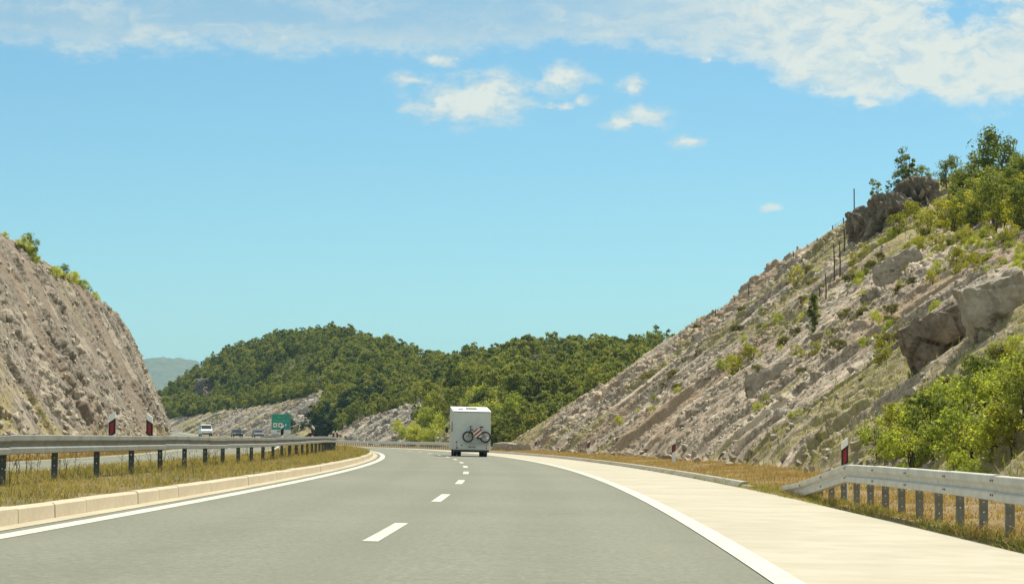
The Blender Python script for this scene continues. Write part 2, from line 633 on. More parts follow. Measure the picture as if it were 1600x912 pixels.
M['paint'] = m_paint()
M['kerb'] = m_two('kerb_concrete', (0.455, 0.390, 0.278), (0.560, 0.492, 0.368), 0.7, 18.0, 0.9, 0.3)
M['gutter'] = m_two('gutter_concrete', (0.374, 0.333, 0.234), (0.468, 0.427, 0.310), 0.6, 20.0, 0.9, 0.3)
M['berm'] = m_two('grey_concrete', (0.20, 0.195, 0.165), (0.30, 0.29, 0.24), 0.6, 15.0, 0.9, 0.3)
M['berm_top'] = m_two('pale_concrete_edge', (0.33, 0.31, 0.24), (0.44, 0.41, 0.33), 0.8, 15.0, 0.9, 0.3)  # top face of the verge kerb, paler than its sides
M['soil'] = m_two('dry_soil', (0.135, 0.099, 0.044), (0.275, 0.193, 0.088), 0.5, 9.0, 0.95, 0.5)
M['soil_dark'] = m_two('median_soil', (0.099, 0.084, 0.035), (0.205, 0.158, 0.068), 0.5, 9.0, 0.95, 0.5)
M['ground'] = m_two('dry_ground', (0.075, 0.085, 0.03), (0.15, 0.135, 0.06), 0.02, 0.4, 0.95, 0.2)
M['forest_floor'] = m_two('forest_floor', (0.070, 0.082, 0.026), (0.150, 0.140, 0.060), 0.05, 0.7, 0.95, 0.3)
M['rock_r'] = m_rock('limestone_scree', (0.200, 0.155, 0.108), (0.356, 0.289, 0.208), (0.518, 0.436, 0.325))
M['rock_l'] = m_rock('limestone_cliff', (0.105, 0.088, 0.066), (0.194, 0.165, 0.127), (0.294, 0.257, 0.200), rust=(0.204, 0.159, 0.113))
M['rock_far'] = m_rock('far_limestone', (0.140, 0.116, 0.088), (0.270, 0.228, 0.176), (0.430, 0.380, 0.300), scl=0.5)
M['boulder'] = m_rock('boulder_limestone', (0.175, 0.141, 0.102), (0.309, 0.263, 0.201), (0.470, 0.417, 0.330), use_attr=False, chip=0.12, bump=0.5)
M['boulder_dark'] = m_rock('shaded_grey_limestone', (0.079, 0.071, 0.054), (0.159, 0.139, 0.107), (0.311, 0.264, 0.202), use_attr=False, chip=0.12, bump=0.6)  # the crags' shade is put into this dark colour; grey outcrops share it
M['stone'] = m_rock('loose_limestone', (0.222, 0.189, 0.141), (0.356, 0.309, 0.239), (0.517, 0.465, 0.370), use_attr=False, scl=3.0, bump=0.4)
M['boulder_brown'] = m_rock('shaded_limestone', (0.082, 0.058, 0.040), (0.158, 0.121, 0.084), (0.292, 0.252, 0.193), use_attr=False, chip=0.12, bump=0.5)  # the slab's shade is put into this dark brown
M['galv_old'] = plain('old_galvanised_steel', (0.20, 0.21, 0.19), 0.6, 0.15, 0.16, 3.0, 0.05, 0.4)
M['galv'] = plain('galvanised_steel', (0.50, 0.485, 0.425), 0.55, 0.12, 0.12, 3.0, 0.05, 0.4)
M['galv_dark'] = plain('shaded_steel_post', (0.085, 0.095, 0.090), 0.55, 0.3, 0.2, 5.0, 0.05, 0.4)  # shade on the median posts is put into this darker steel
M['galv_post'] = plain('steel_post', (0.205, 0.205, 0.175), 0.6, 0.15, 0.2, 5.0, 0.05, 0.4)
M['bolt'] = plain('bolt_steel', (0.06, 0.06, 0.055), 0.5, 0.5)
M['white_pl'] = plain('white_plastic', (0.86, 0.85, 0.80), 0.5, 0, 0.06, 4.0)
M['black_pl'] = plain('black_plastic', (0.022, 0.022, 0.022), 0.5)
M['red_refl'] = plain('red_reflector', (0.30, 0.012, 0.012), 0.3, 0, 0.15, 20.0, 0, 0.5)
M['bark'] = plain('bark', (0.085, 0.066, 0.048), 0.9, 0, 0.35, 5.0, 0.3)
M['dead_wood'] = plain('grey_dead_wood', (0.085, 0.075, 0.062), 0.9, 0, 0.3, 5.0, 0.2)
M['leaf_far'] = m_leaf('hill_foliage', [(0.0, (0.091, 0.113, 0.034)), (0.35, (0.144, 0.169, 0.044)), (0.65, (0.206, 0.223, 0.054)), (1.0, (0.297, 0.283, 0.080))], 0.45, True, 0.35)
M['leaf_dark'] = m_leaf('oak_foliage', [(0.0, (0.074, 0.101, 0.024)), (0.5, (0.139, 0.169, 0.036)), (1.0, (0.240, 0.251, 0.061))], 0.42, True, 0.45)
M['leaf_lime'] = m_leaf('bright_foliage', [(0.0, (0.119, 0.136, 0.024)), (0.5, (0.256, 0.255, 0.036)), (1.0, (0.392, 0.351, 0.063))], 0.5, True, 0.5)
M['leaf_bush'] = m_leaf('bush_foliage', [(0.0, (0.113, 0.154, 0.037)), (0.4, (0.257, 0.296, 0.057)), (0.75, (0.410, 0.417, 0.081)), (1.0, (0.554, 0.505, 0.125))], 0.5, True, 0.55)
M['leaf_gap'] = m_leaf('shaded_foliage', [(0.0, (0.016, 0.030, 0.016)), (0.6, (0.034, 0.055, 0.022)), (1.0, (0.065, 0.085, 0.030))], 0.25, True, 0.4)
M['leaf_dry'] = m_leaf('dry_scrub', [(0.0, (0.085, 0.090, 0.030)), (0.5, (0.155, 0.145, 0.050)), (1.0, (0.240, 0.205, 0.080))], 0.35, True, 0.5)
M['grass'] = m_leaf('dry_grass', [(0.0, (0.088, 0.108, 0.026)), (0.22, (0.146, 0.158, 0.040)), (0.45, (0.269, 0.211, 0.075)), (0.75, (0.328, 0.240, 0.094)), (1.0, (0.421, 0.351, 0.175))], 0.35, False)
M['grass_tan'] = m_leaf('tan_grass', [(0.0, (0.175, 0.117, 0.040)), (0.4, (0.292, 0.193, 0.068)), (0.75, (0.374, 0.257, 0.103)), (1.0, (0.181, 0.181, 0.053))], 0.3, False)
M['grass_green'] = m_leaf('green_grass', [(0.0, (0.111, 0.129, 0.023)), (0.6, (0.211, 0.211, 0.042)), (1.0, (0.304, 0.252, 0.099))], 0.35, False)
M['stalk'] = m_leaf('weed_stalk', [(0.0, (0.050, 0.045, 0.020)), (0.7, (0.10, 0.10, 0.03)), (1.0, (0.18, 0.16, 0.05))], 0.2, False)
M['flower'] = plain('yellow_flower', (0.55, 0.45, 0.10), 0.7)


def struct(name, me, parent=None):
    o = bpy.data.objects.new(name, me)
    link(o, parent)
    if parent is None:
        o['kind'] = 'structure'
    return o


def strip(name, s_arr, us, mat, dz=0.0, zf=zroad, parent=None, edge_noise=0.0):
    """a sheet along the road between the given offsets"""
    s_arr = np.asarray(s_arr, float)
    us = np.asarray(us, float)
    S, U = np.meshgrid(s_arr, us, indexing='ij')
    X, Y = W(S, U)
    Z = zf(S, U) + dz
    ac = np.stack([(U + 25) / 50] * 3, -1).reshape(-1, 3)
    return struct(name, mesh_np(name, np.stack([X, Y, Z], -1).reshape(-1, 3), grid_faces(len(s_arr), len(us)), [mat], True, {'across': ac}), parent)


# ---------------------------------------------------------------- ground to the horizon
def build_ground():
    th = np.linspace(0, 2 * np.pi, 97)
    rr = np.concatenate([[0.0], np.geomspace(20, 12000, 40)])
    T, RR = np.meshgrid(th, rr, indexing='ij')
    X, Y = RR * np.sin(T), RR * np.cos(T)
    Z = -1.4 + (fbm(X / 600 + 5, Y / 600, 3, 5) - 0.5) * 20 * sstep(900, 3000, RR)
    struct('ground', mesh_np('ground', np.stack([X, Y, Z], -1).reshape(-1, 3), grid_faces(len(th), len(rr))[:, ::-1], [M['ground']], True))


build_ground()

SRO = np.concatenate([np.arange(-30, 20, 2.5), np.arange(20, 260, 1.5), np.arange(260, 620, 4.0)])
road = strip('road', SRO, [-4.06, -2, 0, 2, 3.95], M['asphalt'])
strip('emergency_lane', SRO, [3.93, 5.4, 6.97], M['shoulder'], 0.004)
strip('gutter_strip', SRO, [-4.32, -4.05], M['gutter'], 0.006)
oncoming = strip('oncoming_road', SRO, [-10.7, -12.7, -14.9, -17.2, -19.6][::-1], M['asphalt'])
strip('median_ground', SRO, [-10.72, -9.5, -8.2, -6.7, -5.6, -4.48][:: 1], M['soil_dark'], 0.0)


def z_verge(s, u):
    s = np.asarray(s, float)
    u = np.asarray(u, float)
    X, Y = W(s, u)
    b = np.interp(u, [6.9, 7.2, 9.0, 11.0, 14.0], [-0.145, -0.09, -0.05, 0.0, 0.10])
    return b + climb(s) + (fbm(X / 1.3, Y / 1.3, 3, 3) - 0.5) * 0.12 * np.clip((u - 7.0) / 1.0, 0, 1)


verge_r = strip('verge', SRO, [6.96, 7.15, 7.6, 8.2, 9.0, 10.0, 11.2, 12.6, 14.5], M['soil'], 0.0, z_verge)
strip('verge', SRO, [-23.5, -21.5, -20.3, -19.58], M['soil'], 0.0, lambda s, u: zroad(s, u) - 0.02)

# painted lines: every line and dash is a piece of its road
strip('edge_line', SRO, [-3.87, -3.62], M['paint'], 0.005, parent=road)
strip('edge_line', SRO, [3.70, 3.96], M['paint'], 0.009, parent=road)
strip('edge_line', SRO, [-11.2, -10.95], M['paint'], 0.005, parent=oncoming)
strip('edge_line', SRO, [-18.65, -18.4], M['paint'], 0.005, parent=oncoming)
s0 = 9.2
while s0 < 420:
    strip('lane_dash', np.linspace(s0, s0 + 5.2, 5), [-0.085, 0.085], M['paint'], 0.005, parent=road)
    strip('lane_dash', np.linspace(s0 + 4, s0 + 9.2, 5), [-14.88, -14.73], M['paint'], 0.005, parent=oncoming)
    s0 += 15.2


# ---------------------------------------------------------------- kerbs, stone by stone
def build_kerbs():
    k = empty('median_kerb', (*[float(v) for v in W(30, -4.4)], 0.1))
    tag(k, 'pale concrete kerb of long stones edging the grass median', 'kerb')
    base = MB().prism([(-0.09, -0.12), (0.095, -0.12), (0.085, 0.175), (0.055, 0.20), (-0.09, 0.20)], -0.985, 0.985).mesh('kerb_stone', M['kerb'])
    inv = Matrix.Translation(k.location).inverted()
    s = 12.0
    while s < 330:
        o = bpy.data.objects.new('kerb_stone', base)
        link(o, k)
        u = -4.41
        x, y = W(s, u)
        x2, y2 = W(s + 1, u)
        ang = math.atan2(y2 - y, x2 - x)
        z = float(zroad(s, -4.3))
        # local +y of the stone looks to the carriageway
        o.matrix_local = inv @ Matrix.Translation((x, y, z)) @ Matrix.Rotation(ang + math.pi, 4, 'Z') @ Matrix.Translation((0, random.uniform(-.006, .006), random.uniform(-.008, .008))) @ Matrix.Rotation(random.uniform(-.004, .004), 4, 'Y')
        s += 2.0
    k2 = empty('verge_kerb', (*[float(v) for v in W(90, 7.1)], 0))
    tag(k2, 'low grey concrete kerb between the emergency lane and the right verge', 'kerb')
    inv = Matrix.Translation(k2.location).inverted()
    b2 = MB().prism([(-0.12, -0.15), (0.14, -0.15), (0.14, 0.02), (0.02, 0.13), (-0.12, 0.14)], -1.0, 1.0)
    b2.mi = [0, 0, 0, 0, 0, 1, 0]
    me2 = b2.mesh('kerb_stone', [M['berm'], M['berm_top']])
    s = 55.0
    while s < 205:
        o = bpy.data.objects.new('kerb_stone', me2)
        link(o, k2)
        x, y = W(s, 7.08)
        x2, y2 = W(s + 1, 7.08)
        ang = math.atan2(y2 - y, x2 - x)
        dz = -0.14 * max(0, 1 - (s - 55) / 4.0)
        o.matrix_local = inv @ Matrix.Translation((x, y, float(zroad(s, 6.95)) + dz)) @ Matrix.Rotation(ang, 4, 'Z')
        s += 2.0


build_kerbs()


# ---------------------------------------------------------------- rock cuttings
def softmin(a, b, k):
    h = np.clip(0.5 + 0.5 * (b - a) / k, 0, 1)
    return b + (a - b) * h - k * h * (1 - h)


class Cut:
    """a cut slope beside the road: side=+1 right, -1 left. crest(s) gives the height of the cut, nat the fall above it"""
    def __init__(self, side, ub, m, crest, nat, toe, soft=2.0):
        self.side, self.ub, self.m, self.crest, self.nat, self.toe, self.soft = side, ub, m, crest, nat, toe, soft

    wavy = 0.0

    def base(self, s, w):
        s = np.asarray(s, float)
        w = np.asarray(w, float)
        hc = self.crest(s)
        hc = hc + self.wavy * (fbm(s / 8.0 + 3.3, s * 0 + 0.5, 3, 61) - 0.5) * sstep(1.0, 6.0, hc)
        m = self.m(s)
        a = m * w
        b = hc + self.nat(s) * (w - hc / m)
        h = softmin(a, b, self.soft)
        h = np.where(w < 0, np.minimum(w * 0.4, 0), np.maximum(h - softmin(np.zeros_like(a), hc, self.soft) * np.exp(-w / 1.5) * 0, 0 * w - 3))
        return h + self.toe + climb(s) + (lift(s) if self.side < 0 else 0)

    def world(self, s, w):
        u = self.side * (self.ub(np.asarray(s, float)) + w)
        return W(s, u)


def fn(xs, ys):
    return lambda s: np.interp(s, xs, ys)


def smooth_fn(xs, ys):
    g = np.linspace(xs[0], xs[-1], 400)
    v = np.interp(g, xs, ys)
    k = np.ones(17) / 17
    v = np.convolve(np.pad(v, 8, 'edge'), k, 'valid')
    return lambda s: np.interp(s, g, v)


cut_r = Cut(1, fn([0, 60, 80, 250], [11.8, 11.4, 11.2, 11.6]), fn([40, 70, 100, 250], [0.75, 0.82, 0.88, 0.92]),
            smooth_fn([0, 40, 60, 80, 100, 120, 135, 150, 160, 175, 188, 200, 212, 222, 232, 245],
                      [5, 6, 7.2, 8.6, 9.8, 11.4, 14.2, 17.8, 18.2, 15.0, 11.0, 8.1, 5.1, 2.9, 1.3, 0.2]),
            fn([40, 100, 140, 180, 245], [0.30, 0.32, 0.27, 0.16, 0.05]), -0.05, 2.2)
cut_l = Cut(-1, fn([0, 250, 280, 300], [21.0, 20.8, 21.6, 24.0]), fn([60, 200, 300], [1.9, 2.1, 2.6]),
            smooth_fn([40, 110, 150, 200, 245, 262, 272, 280, 292], [14.0, 14.2, 14.2, 13.7, 13.6, 12.6, 10.0, 4.0, -1.0]),
            fn([40, 300], [0.22, 0.10]), 0.05, 2.2)
cut_2 = Cut(1, fn([270, 330, 410], [11.0, 10.5, 11.5]), fn([270, 410], [0.72, 0.72]),
            smooth_fn([270, 300, 325, 350, 375, 395, 412], [3.6, 6.0, 8.2, 7.8, 5.4, 2.4, -0.6]), fn([270, 410], [0.12, 0.05]), -0.2, 1.5)
cut_3 = Cut(1, fn([425, 450, 600], [13.0, 12.5, 17.0]), fn([420, 620], [0.75, 0.75]),
            smooth_fn([432, 444, 458, 475, 490, 520, 560, 600, 640], [-0.5, 3.0, 7.0, 9.0, 8.0, 7.2, 6.2, 5.0, 4.0]), fn([420, 640], [0.25, 0.25]), -0.2, 1.5)


cut_r.wavy = 3.2
cut_l.wavy = 1.6
cut_2.wavy = 2.0
cut_3.wavy = 2.5


def cut_mesh(name, cut, s_arr, w_arr, mat, strata, amp, seed, veg=None, ts=2.2, saw_a=1.15):
    S, Wd = np.meshgrid(s_arr, w_arr, indexing='ij')
    z = cut.base(S, Wd)
    X, Y = cut.world(S, Wd)
    h = z - cut.toe - climb(S)
    # local slope -> the normal in the plane across the road
    e = 0.25
    dz = (cut.base(S, Wd + e) - cut.base(S, Wd - e)) / (2 * e)
    L = np.sqrt(1 + dz * dz)
    v = np.sqrt(1 + cut.m(S) ** 2) * np.clip(Wd, 0, None)       # length up the slope
    t = S + strata * v                                           # beds run up the slope
    q = v
    hc = cut.crest(S)
    rel = h / np.maximum(hc, 1.0)
    on_cut = sstep(0.0, 1.2, Wd) * (1 - 0.75 * sstep(0.92, 1.10, rel)) * sstep(0.2, 3.0, hc)
    rough = 0.22 + 1.05 * sstep(0.42, 0.66, fbm(t / 8.0, q / 12.0, 3, seed + 2))
    def ridged(n):
        return 1 - np.abs(2 * n - 1)
    ribs = (ridged(fbm(t / (4.5 * ts) + 3, q / 45.0, 2, seed)) - 0.6) * 1.5 + (ridged(fbm(t / (1.6 * ts), q / 26.0, 3, seed + 5)) - 0.6) * 0.9
    # beds break off towards the viewer: a slab surface, then an abrupt step down
    tw = t / (3.2 * ts) + 1.6 * fbm(t / (7.0 * ts), q / 40.0, 2, seed + 9) + 0.10 * fbm(t / 2.0, q / 1.2, 2, seed + 10)
    k0 = np.floor(tw).astype(np.int64)
    fr_ = tw - k0
    step_a = _rand[(k0 * 37 + seed) & 255] * sstep(0.38, 0.62, fbm(t / (5.0 * ts) + 70, q / 9.0, 2, seed + 11))
    saw = ((1 - fr_) * sstep(0.0, 0.06, fr_) - 0.35) * step_a * saw_a
    wob = (fbm(t / 1.5, q / 1.5, 2, seed + 1) - 0.5) * 0.9
    b1, e1 = blocks(t / (2.1 * ts) + wob, q / 3.0 + wob, seed + 21)
    b2, e2 = blocks(t / (0.95 * ts) + wob * 1.5, q / 1.15 - wob, seed + 22)
    b3, e3 = blocks(t / (0.45 * ts) + wob * 2, q / 0.42, seed + 23)
    b4, e4 = blocks(t / (0.24 * ts), q / 0.22, seed + 24)
    fine = fbm(t / (0.5 * ts), q / 0.3, 3, seed + 8) - 0.5
    crack = -np.exp(-(e1 / 0.05) ** 2) * 0.30 - np.exp(-(e2 / 0.07) ** 2) * 0.18
    d = amp * (0.62 * ribs + saw + rough * (0.46 * b1 + 0.40 * b2 + 0.26 * b3 + 0.13 * b4 + crack) + 0.15 * fine)
    d = d * on_cut - 0.10 * (1 - on_cut) * sstep(-0.5, 0.5, Wd)
    nat = 1 - on_cut
    d = d + nat * sstep(1.0, 3.0, Wd) * (fbm(X / 3.1, Y / 3.1, 4, seed + 30) - 0.45) * 1.1
    sl = slope_cl(S)
    Ln = np.sqrt(1 + sl * sl)
    nx, ny = cut.side / Ln, -cut.side * sl / Ln                  # outward (away from the road)
    X = X - nx * d * dz / L
    Y = Y - ny * d * dz / L
    Z = z + d / L
    vg = np.zeros_like(S) if veg is None else veg(S, Wd, h, rel, t, q)
    vg = np.clip(vg + 0.75 * sstep(0.98, 1.15, rel) * sstep(1.5, 4.0, hc) + 0.9 * sstep(3.0, 1.0, hc), 0, 1)
    rust = sstep(0.55, 0.72, fbm(t / 7.0 + 9, q / 14.0, 4, seed + 40)) * 0.85
    if seed == 3:
        rust = np.maximum(rust, sstep(165, 190, t) * sstep(0.42, 0.60, fbm(t / 6.0, q / 9.0, 3, 97)) * 0.9)
    pale = sstep(0.56, 0.70, fbm(t / 2.4 + 60, q / 3.5, 3, seed + 41)) * 0.9
    cov = np.stack([vg, rust, pale], -1).reshape(-1, 3)
    fc = grid_faces(len(s_arr), len(w_arr))
    if cut.side < 0:
        fc = fc[:, ::-1]
    me = mesh_np(name, np.stack([X, Y, Z], -1).reshape(-1, 3), fc, [mat], False, {'cover': cov})
    return struct(name, me), (X, Y, Z)


def adapt(a, b, k, c):
    out = [a]
    while out[-1] < b:
        out.append(out[-1] + k * out[-1] + c)
    return np.array(out)


def wgrid(w1, w2, d1, dmax, grow=1.05):
    out = list(np.arange(-1.2, w1, d1))
    d = d1
    while out[-1] < w2:
        d = min(d * grow, dmax)
        out.append(out[-1] + d)
    return np.array(out)


def veg_right(S, Wd, h, rel, t, q):
    """growth on the right slope: the lower right corner, a band in the middle and pockets along the beds"""
    near = sstep(88, 66, S + 0.6 * h) * 0.8
    pocket = sstep(0.56, 0.68, fbm(t / 9.0 + 20, q / 10.0, 3, 77)) * 0.75
    ledge = np.exp(-((t - 148 - 0.02 * q) / 5.0) ** 2) * sstep(6, 10, h) * 0.5
    mid = sstep(118, 128, S) * sstep(172, 160, S) * sstep(5.5, 8.0, h) * sstep(0.34, 0.56, fbm(t / 5.0 + 5, q / 4.0, 3, 88)) * 0.75
    return np.clip(mid + near * sstep(0.3, 0.6, fbm(t / 3, q / 3, 3, 78) + 0.25) + pocket + ledge, 0, 1)


def veg_left(S, Wd, h, rel, t, q):
    return 0.55 * sstep(2.0, 0.4, Wd) + sstep(0.62, 0.72, fbm(t / 8.0, q / 6.0, 3, 79)) * 0.5


slope_r, GR = cut_mesh('rock_slope_right', cut_r, adapt(26, 246, 0.0019, 0.03), wgrid(24, 75, 0.075, 1.2, 1.03), M['rock_r'], 1.2, 0.62, 3, veg_right, 2.2, 0.85)
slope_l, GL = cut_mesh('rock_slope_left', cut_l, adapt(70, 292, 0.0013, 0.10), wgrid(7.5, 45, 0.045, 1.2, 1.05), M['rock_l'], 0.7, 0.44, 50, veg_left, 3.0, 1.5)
slope_2, G2 = cut_mesh('rock_slope_middle', cut_2, np.arange(262, 418, 0.55), wgrid(13, 34, 0.16, 1.0, 1.05), M['rock_far'], 1.6, 0.75, 90,
                       lambda S, Wd, h, rel, t, q: sstep(342, 322, S) * 0.9 * sstep(0.35, 0.55, fbm(t / 6, q / 6, 3, 81) + 0.1))
slope_3, G3 = cut_mesh('rock_slope_far', cut_3, np.arange(434, 640, 0.7), wgrid(14, 40, 0.18, 1.0, 1.05), M['rock_far'], 1.6, 0.8, 130,
                       lambda S, Wd, h, rel, t, q: sstep(0.55, 0.66, fbm(t / 7, q / 7, 3, 82)) * 0.8)

# ---------------------------------------------------------------- wooded hill behind
RX = [-200, 100, 245, 262, 290, 330, 365, 400, 440, 500, 570, 610, 650, 690, 740, 790, 860, 930, 1000, 1060, 1120, 1250, 1500, 2000]
RY = [660, 640, 604, 590, 572, 548, 536, 527, 513, 505, 509, 525, 540, 549, 545, 535, 522, 525, 519, 516, 508, 500, 500, 520]
ZBX = [-200, 262, 300, 450, 500, 560, 650, 700, 760, 850, 1000, 1200, 2000]
ZB = [640, 640, 610, 480, 440, 385, 330, 296, 258, 240, 236, 236, 236]
ZRX = [-200, 300, 500, 620, 700, 800, 900, 1100, 2000]
ZR = [720, 720, 650, 560, 500, 460, 440, 420, 420]


def hill_z(X, Y):
    xi = 800 + FPX * X / np.maximum(Y, 1)
    zb = np.interp(xi, ZBX, ZB)
    zr = np.interp(xi, ZRX, ZR)
    yr = np.interp(xi, RX, RY)
    top = CAM_H + (YH - yr) / FPX * zr - 5.2
    t = (Y - zb) / (zr - zb)
    up = np.clip(t, 0, 1)
    prof = 0.55 * up + 0.45 * up * up * (3 - 2 * up)
    h = 0.2 + (top - 0.2) * prof
    h = h - np.clip(Y - zr, 0, None) * 0.10 + np.minimum(t, 0) * 3.0
    return h + climb(Y) * (1 - up) * 0.8 + (fbm(X / 26, Y / 26, 3, 200) - 0.5) * 3.2 * np.clip(up * 4, 0, 1)


def build_hill():
    az = np.linspace(-0.30, 0.30, 300)
    yy = np.concatenate([np.arange(228, 560, 4.0), np.arange(560, 900, 7.0)])
    A, Y = np.meshgrid(az, yy, indexing='ij')
    X = A * Y
    Z = hill_z(X, Y)
    struct('hill', mesh_np('hill', np.stack([X, Y, Z], -1).reshape(-1, 3), grid_faces(len(az), len(yy))[:, ::-1], [M['forest_floor']], True))
    # a far ridge, blue with distance
    xs = np.linspace(-2600, 1400, 700)
    ys = np.linspace(5000, 7400, 60)
    X, Y = np.meshgrid(xs, ys, indexing='ij')
    tt = (Y - 5000) / 1100
    prof = np.where(tt < 1, sstep(0, 1, tt), 1 - 0.3 * (tt - 1))
    ridge = 206 + 12 * np.sin(X / 210 + 1.2) + (fbm(X / 150, X * 0 + 2, 4, 300) - 0.5) * 34
    Z = -1.4 + ridge * prof + (fbm(X / 16, Y / 16, 3, 301) - 0.5) * 14 * np.clip(tt * 3, 0, 1)
    struct('distant_hill', mesh_np('distant_hill', np.stack([X, Y, Z], -1).reshape(-1, 3), grid_faces(len(xs), len(ys))[:, ::-1], [M['forest_floor']], False))


build_hill()


# ---------------------------------------------------------------- finding places on the terrain
def ray(px, py):
    d = Vector(((px - 800) / FPX, math.cos(PITCH) - (456 - py) / FPX * math.sin(PITCH), math.sin(PITCH) + (456 - py) / FPX * math.cos(PITCH)))
    return d


def to_su(x, y):
    s = y
    for _ in range(4):
        m = slope_cl(s)
        L = math.sqrt(1 + m * m)
        u = (x - cl(s)) * L
        s = y + u * m / L
    return s, u


def z_right(x, y):
    s, u = to_su(x, y)
    c = cut_r if s < 246 else None
    if c is None:
        return -9
    w = u - float(c.ub(s))
    return float(c.base(s, w))


def z_left(x, y):
    s, u = to_su(x, y)
    if s > 290:
        return -9
    return float(cut_l.base(s, -u - float(cut_l.ub(s))))


def hit(px, py, zf, y0=35.0, y1=300.0, step=0.5):
    d = ray(px, py)
    y = y0
    while y < y1:
        k = y / d.y
        x, z = d.x * k, CAM_H + d.z * k
        if z <= zf(x, y):
            return Vector((x, y, zf(x, y)))
        y += step
    return None


def hit_hill(px, py):
    return hit(px, py, lambda x, y: float(hill_z(np.array(x), np.array(y))), 265, 800, 1.0)


# ---------------------------------------------------------------- plants
def leaf_cloud(r, centers, radii, n_per, size, flat=0.75, spread=1.0):
    """leaf faces on the skins of many small clumps"""
    co, fc = [], []
    for (c, rad, k) in zip(centers, radii, n_per):
        d = r.normal(size=(k, 3))
        d /= np.linalg.norm(d, axis=1)[:, None]
        rr = rad * (0.55 + 0.5 * r.random(k))[:, None]
        p = np.asarray(c) + d * rr * np.array([1, 1, flat])
        nrm = d + r.normal(size=(k, 3)) * 0.55 * spread + np.array([0, 0, 0.25])
        nrm /= np.linalg.norm(nrm, axis=1)[:, None]
        a = np.cross(nrm, r.normal(size=(k, 3)))
        a /= np.linalg.norm(a, axis=1)[:, None]
        b = np.cross(nrm, a)
        sz = (size * (0.6 + 0.8 * r.random(k)))[:, None]
        bend = nrm * sz * 0.15
        co.append(np.stack([p - a * sz, p - b * sz * 0.55 + bend, p + a * sz, p + b * sz * 0.55 + bend], 1).reshape(-1, 3))
    co = np.concatenate(co)
    n = len(co) // 4
    return co, np.arange(n * 4).reshape(n, 4)


def crown_shape(r, height, width, n_cl, base=0.25, lop=0.25, top_heavy=0.0):
    """clump centres through an uneven crown"""
    cs, rs = [], []
    off = r.normal(size=2) * lop * width * 0.3
    for i in range(n_cl):
        while True:
            p = r.uniform(-1, 1, 3)
            if 0.25 < np.dot(p, p) < 1:
                break
        hh = (p[2] * 0.5 + 0.5)
        wid = width * 0.5 * (1 - 0.35 * hh + top_heavy * hh) * (0.8 + 0.4 * r.random())
        cs.append((p[0] * wid + off[0] * hh, p[1] * wid + off[1] * hh, height * (base + (1 - base) * hh * 0.93)))
        rs.append(width * (0.13 + 0.10 * r.random()))
    return cs, rs


def trunk_mesh(r, height, rad, cs, n_limb=5, stems=1):
    mb = MB()
    for st in range(stems):
        bx, by = (r.normal(size=2) * 0.12 * height * (stems > 1))
        pts = [(bx * 0.3, by * 0.3, -0.25)]
        for k in range(1, 5):
            pts.append((bx * k / 4 + r.normal() * 0.03 * height, by * k / 4 + r.normal() * 0.03 * height, height * 0.8 * k / 4))
        mb.tube(pts, [rad, rad * 0.85, rad * 0.65, rad * 0.42, rad * 0.15], 6)
        for i in range(n_limb):
            c = cs[int(r.integers(len(cs)))]
            k = min(3, max(1, int(c[2] / height * 4 - 0.5)))
            a = np.array(pts[k])
            b = np.array(c)
            mid = (a + b) / 2 + np.array([0, 0, -0.03 * height])
            mb.tube([a, mid, b], [rad * 0.42, rad * 0.28, rad * 0.08], 5)
    return mb


def make_tree(seed, height, width, n_cl, n_leaf, size, leaf, base=0.25, stems=1, joined=False, lop=0.25, limb=5, rad=None, top_heavy=0.0, flat=0.75, cl=1.0):
    r = np.random.default_rng(seed)
    cs, rs = crown_shape(r, height, width, n_cl, base, lop, top_heavy)
    rs = [q * cl * (0.6 + 0.8 * r.random()) for q in rs]
    per = max(4, n_leaf // n_cl)
    co, fc = leaf_cloud(r, cs, rs, [int(per * (0.6 + 0.8 * r.random())) for _ in cs], size, flat)
    mb = trunk_mesh(r, height, rad or 0.022 * height + 0.02, cs, limb, stems)
    if not joined:
        return mesh_np('crown', co, fc, [leaf]), mb.mesh('trunk', M['bark'])
    tv = np.array(mb.v)
    # keep it one quad mesh: trunk quads only
    tf = np.array([f for f in mb.f if len(f) == 4])
    allco = np.concatenate([co, tv])
    allf = np.concatenate([fc, tf + len(co)])
    return mesh_np('tree', allco, allf, [leaf, M['bark']], False, None, np.concatenate([np.zeros(len(fc)), np.ones(len(tf))]))


def put_tree(name, crown, trunk, loc, scale, rz, label, cat, group, tilt=0.0):
    o = empty(name, loc, rz)
    o.scale = (scale, scale, scale) if not isinstance(scale, tuple) else scale
    o.rotation_euler.x = tilt
    link(bpy.data.objects.new('crown', crown), o)
    link(bpy.data.objects.new('trunk', trunk), o)
    return tag(o, label, cat, group)


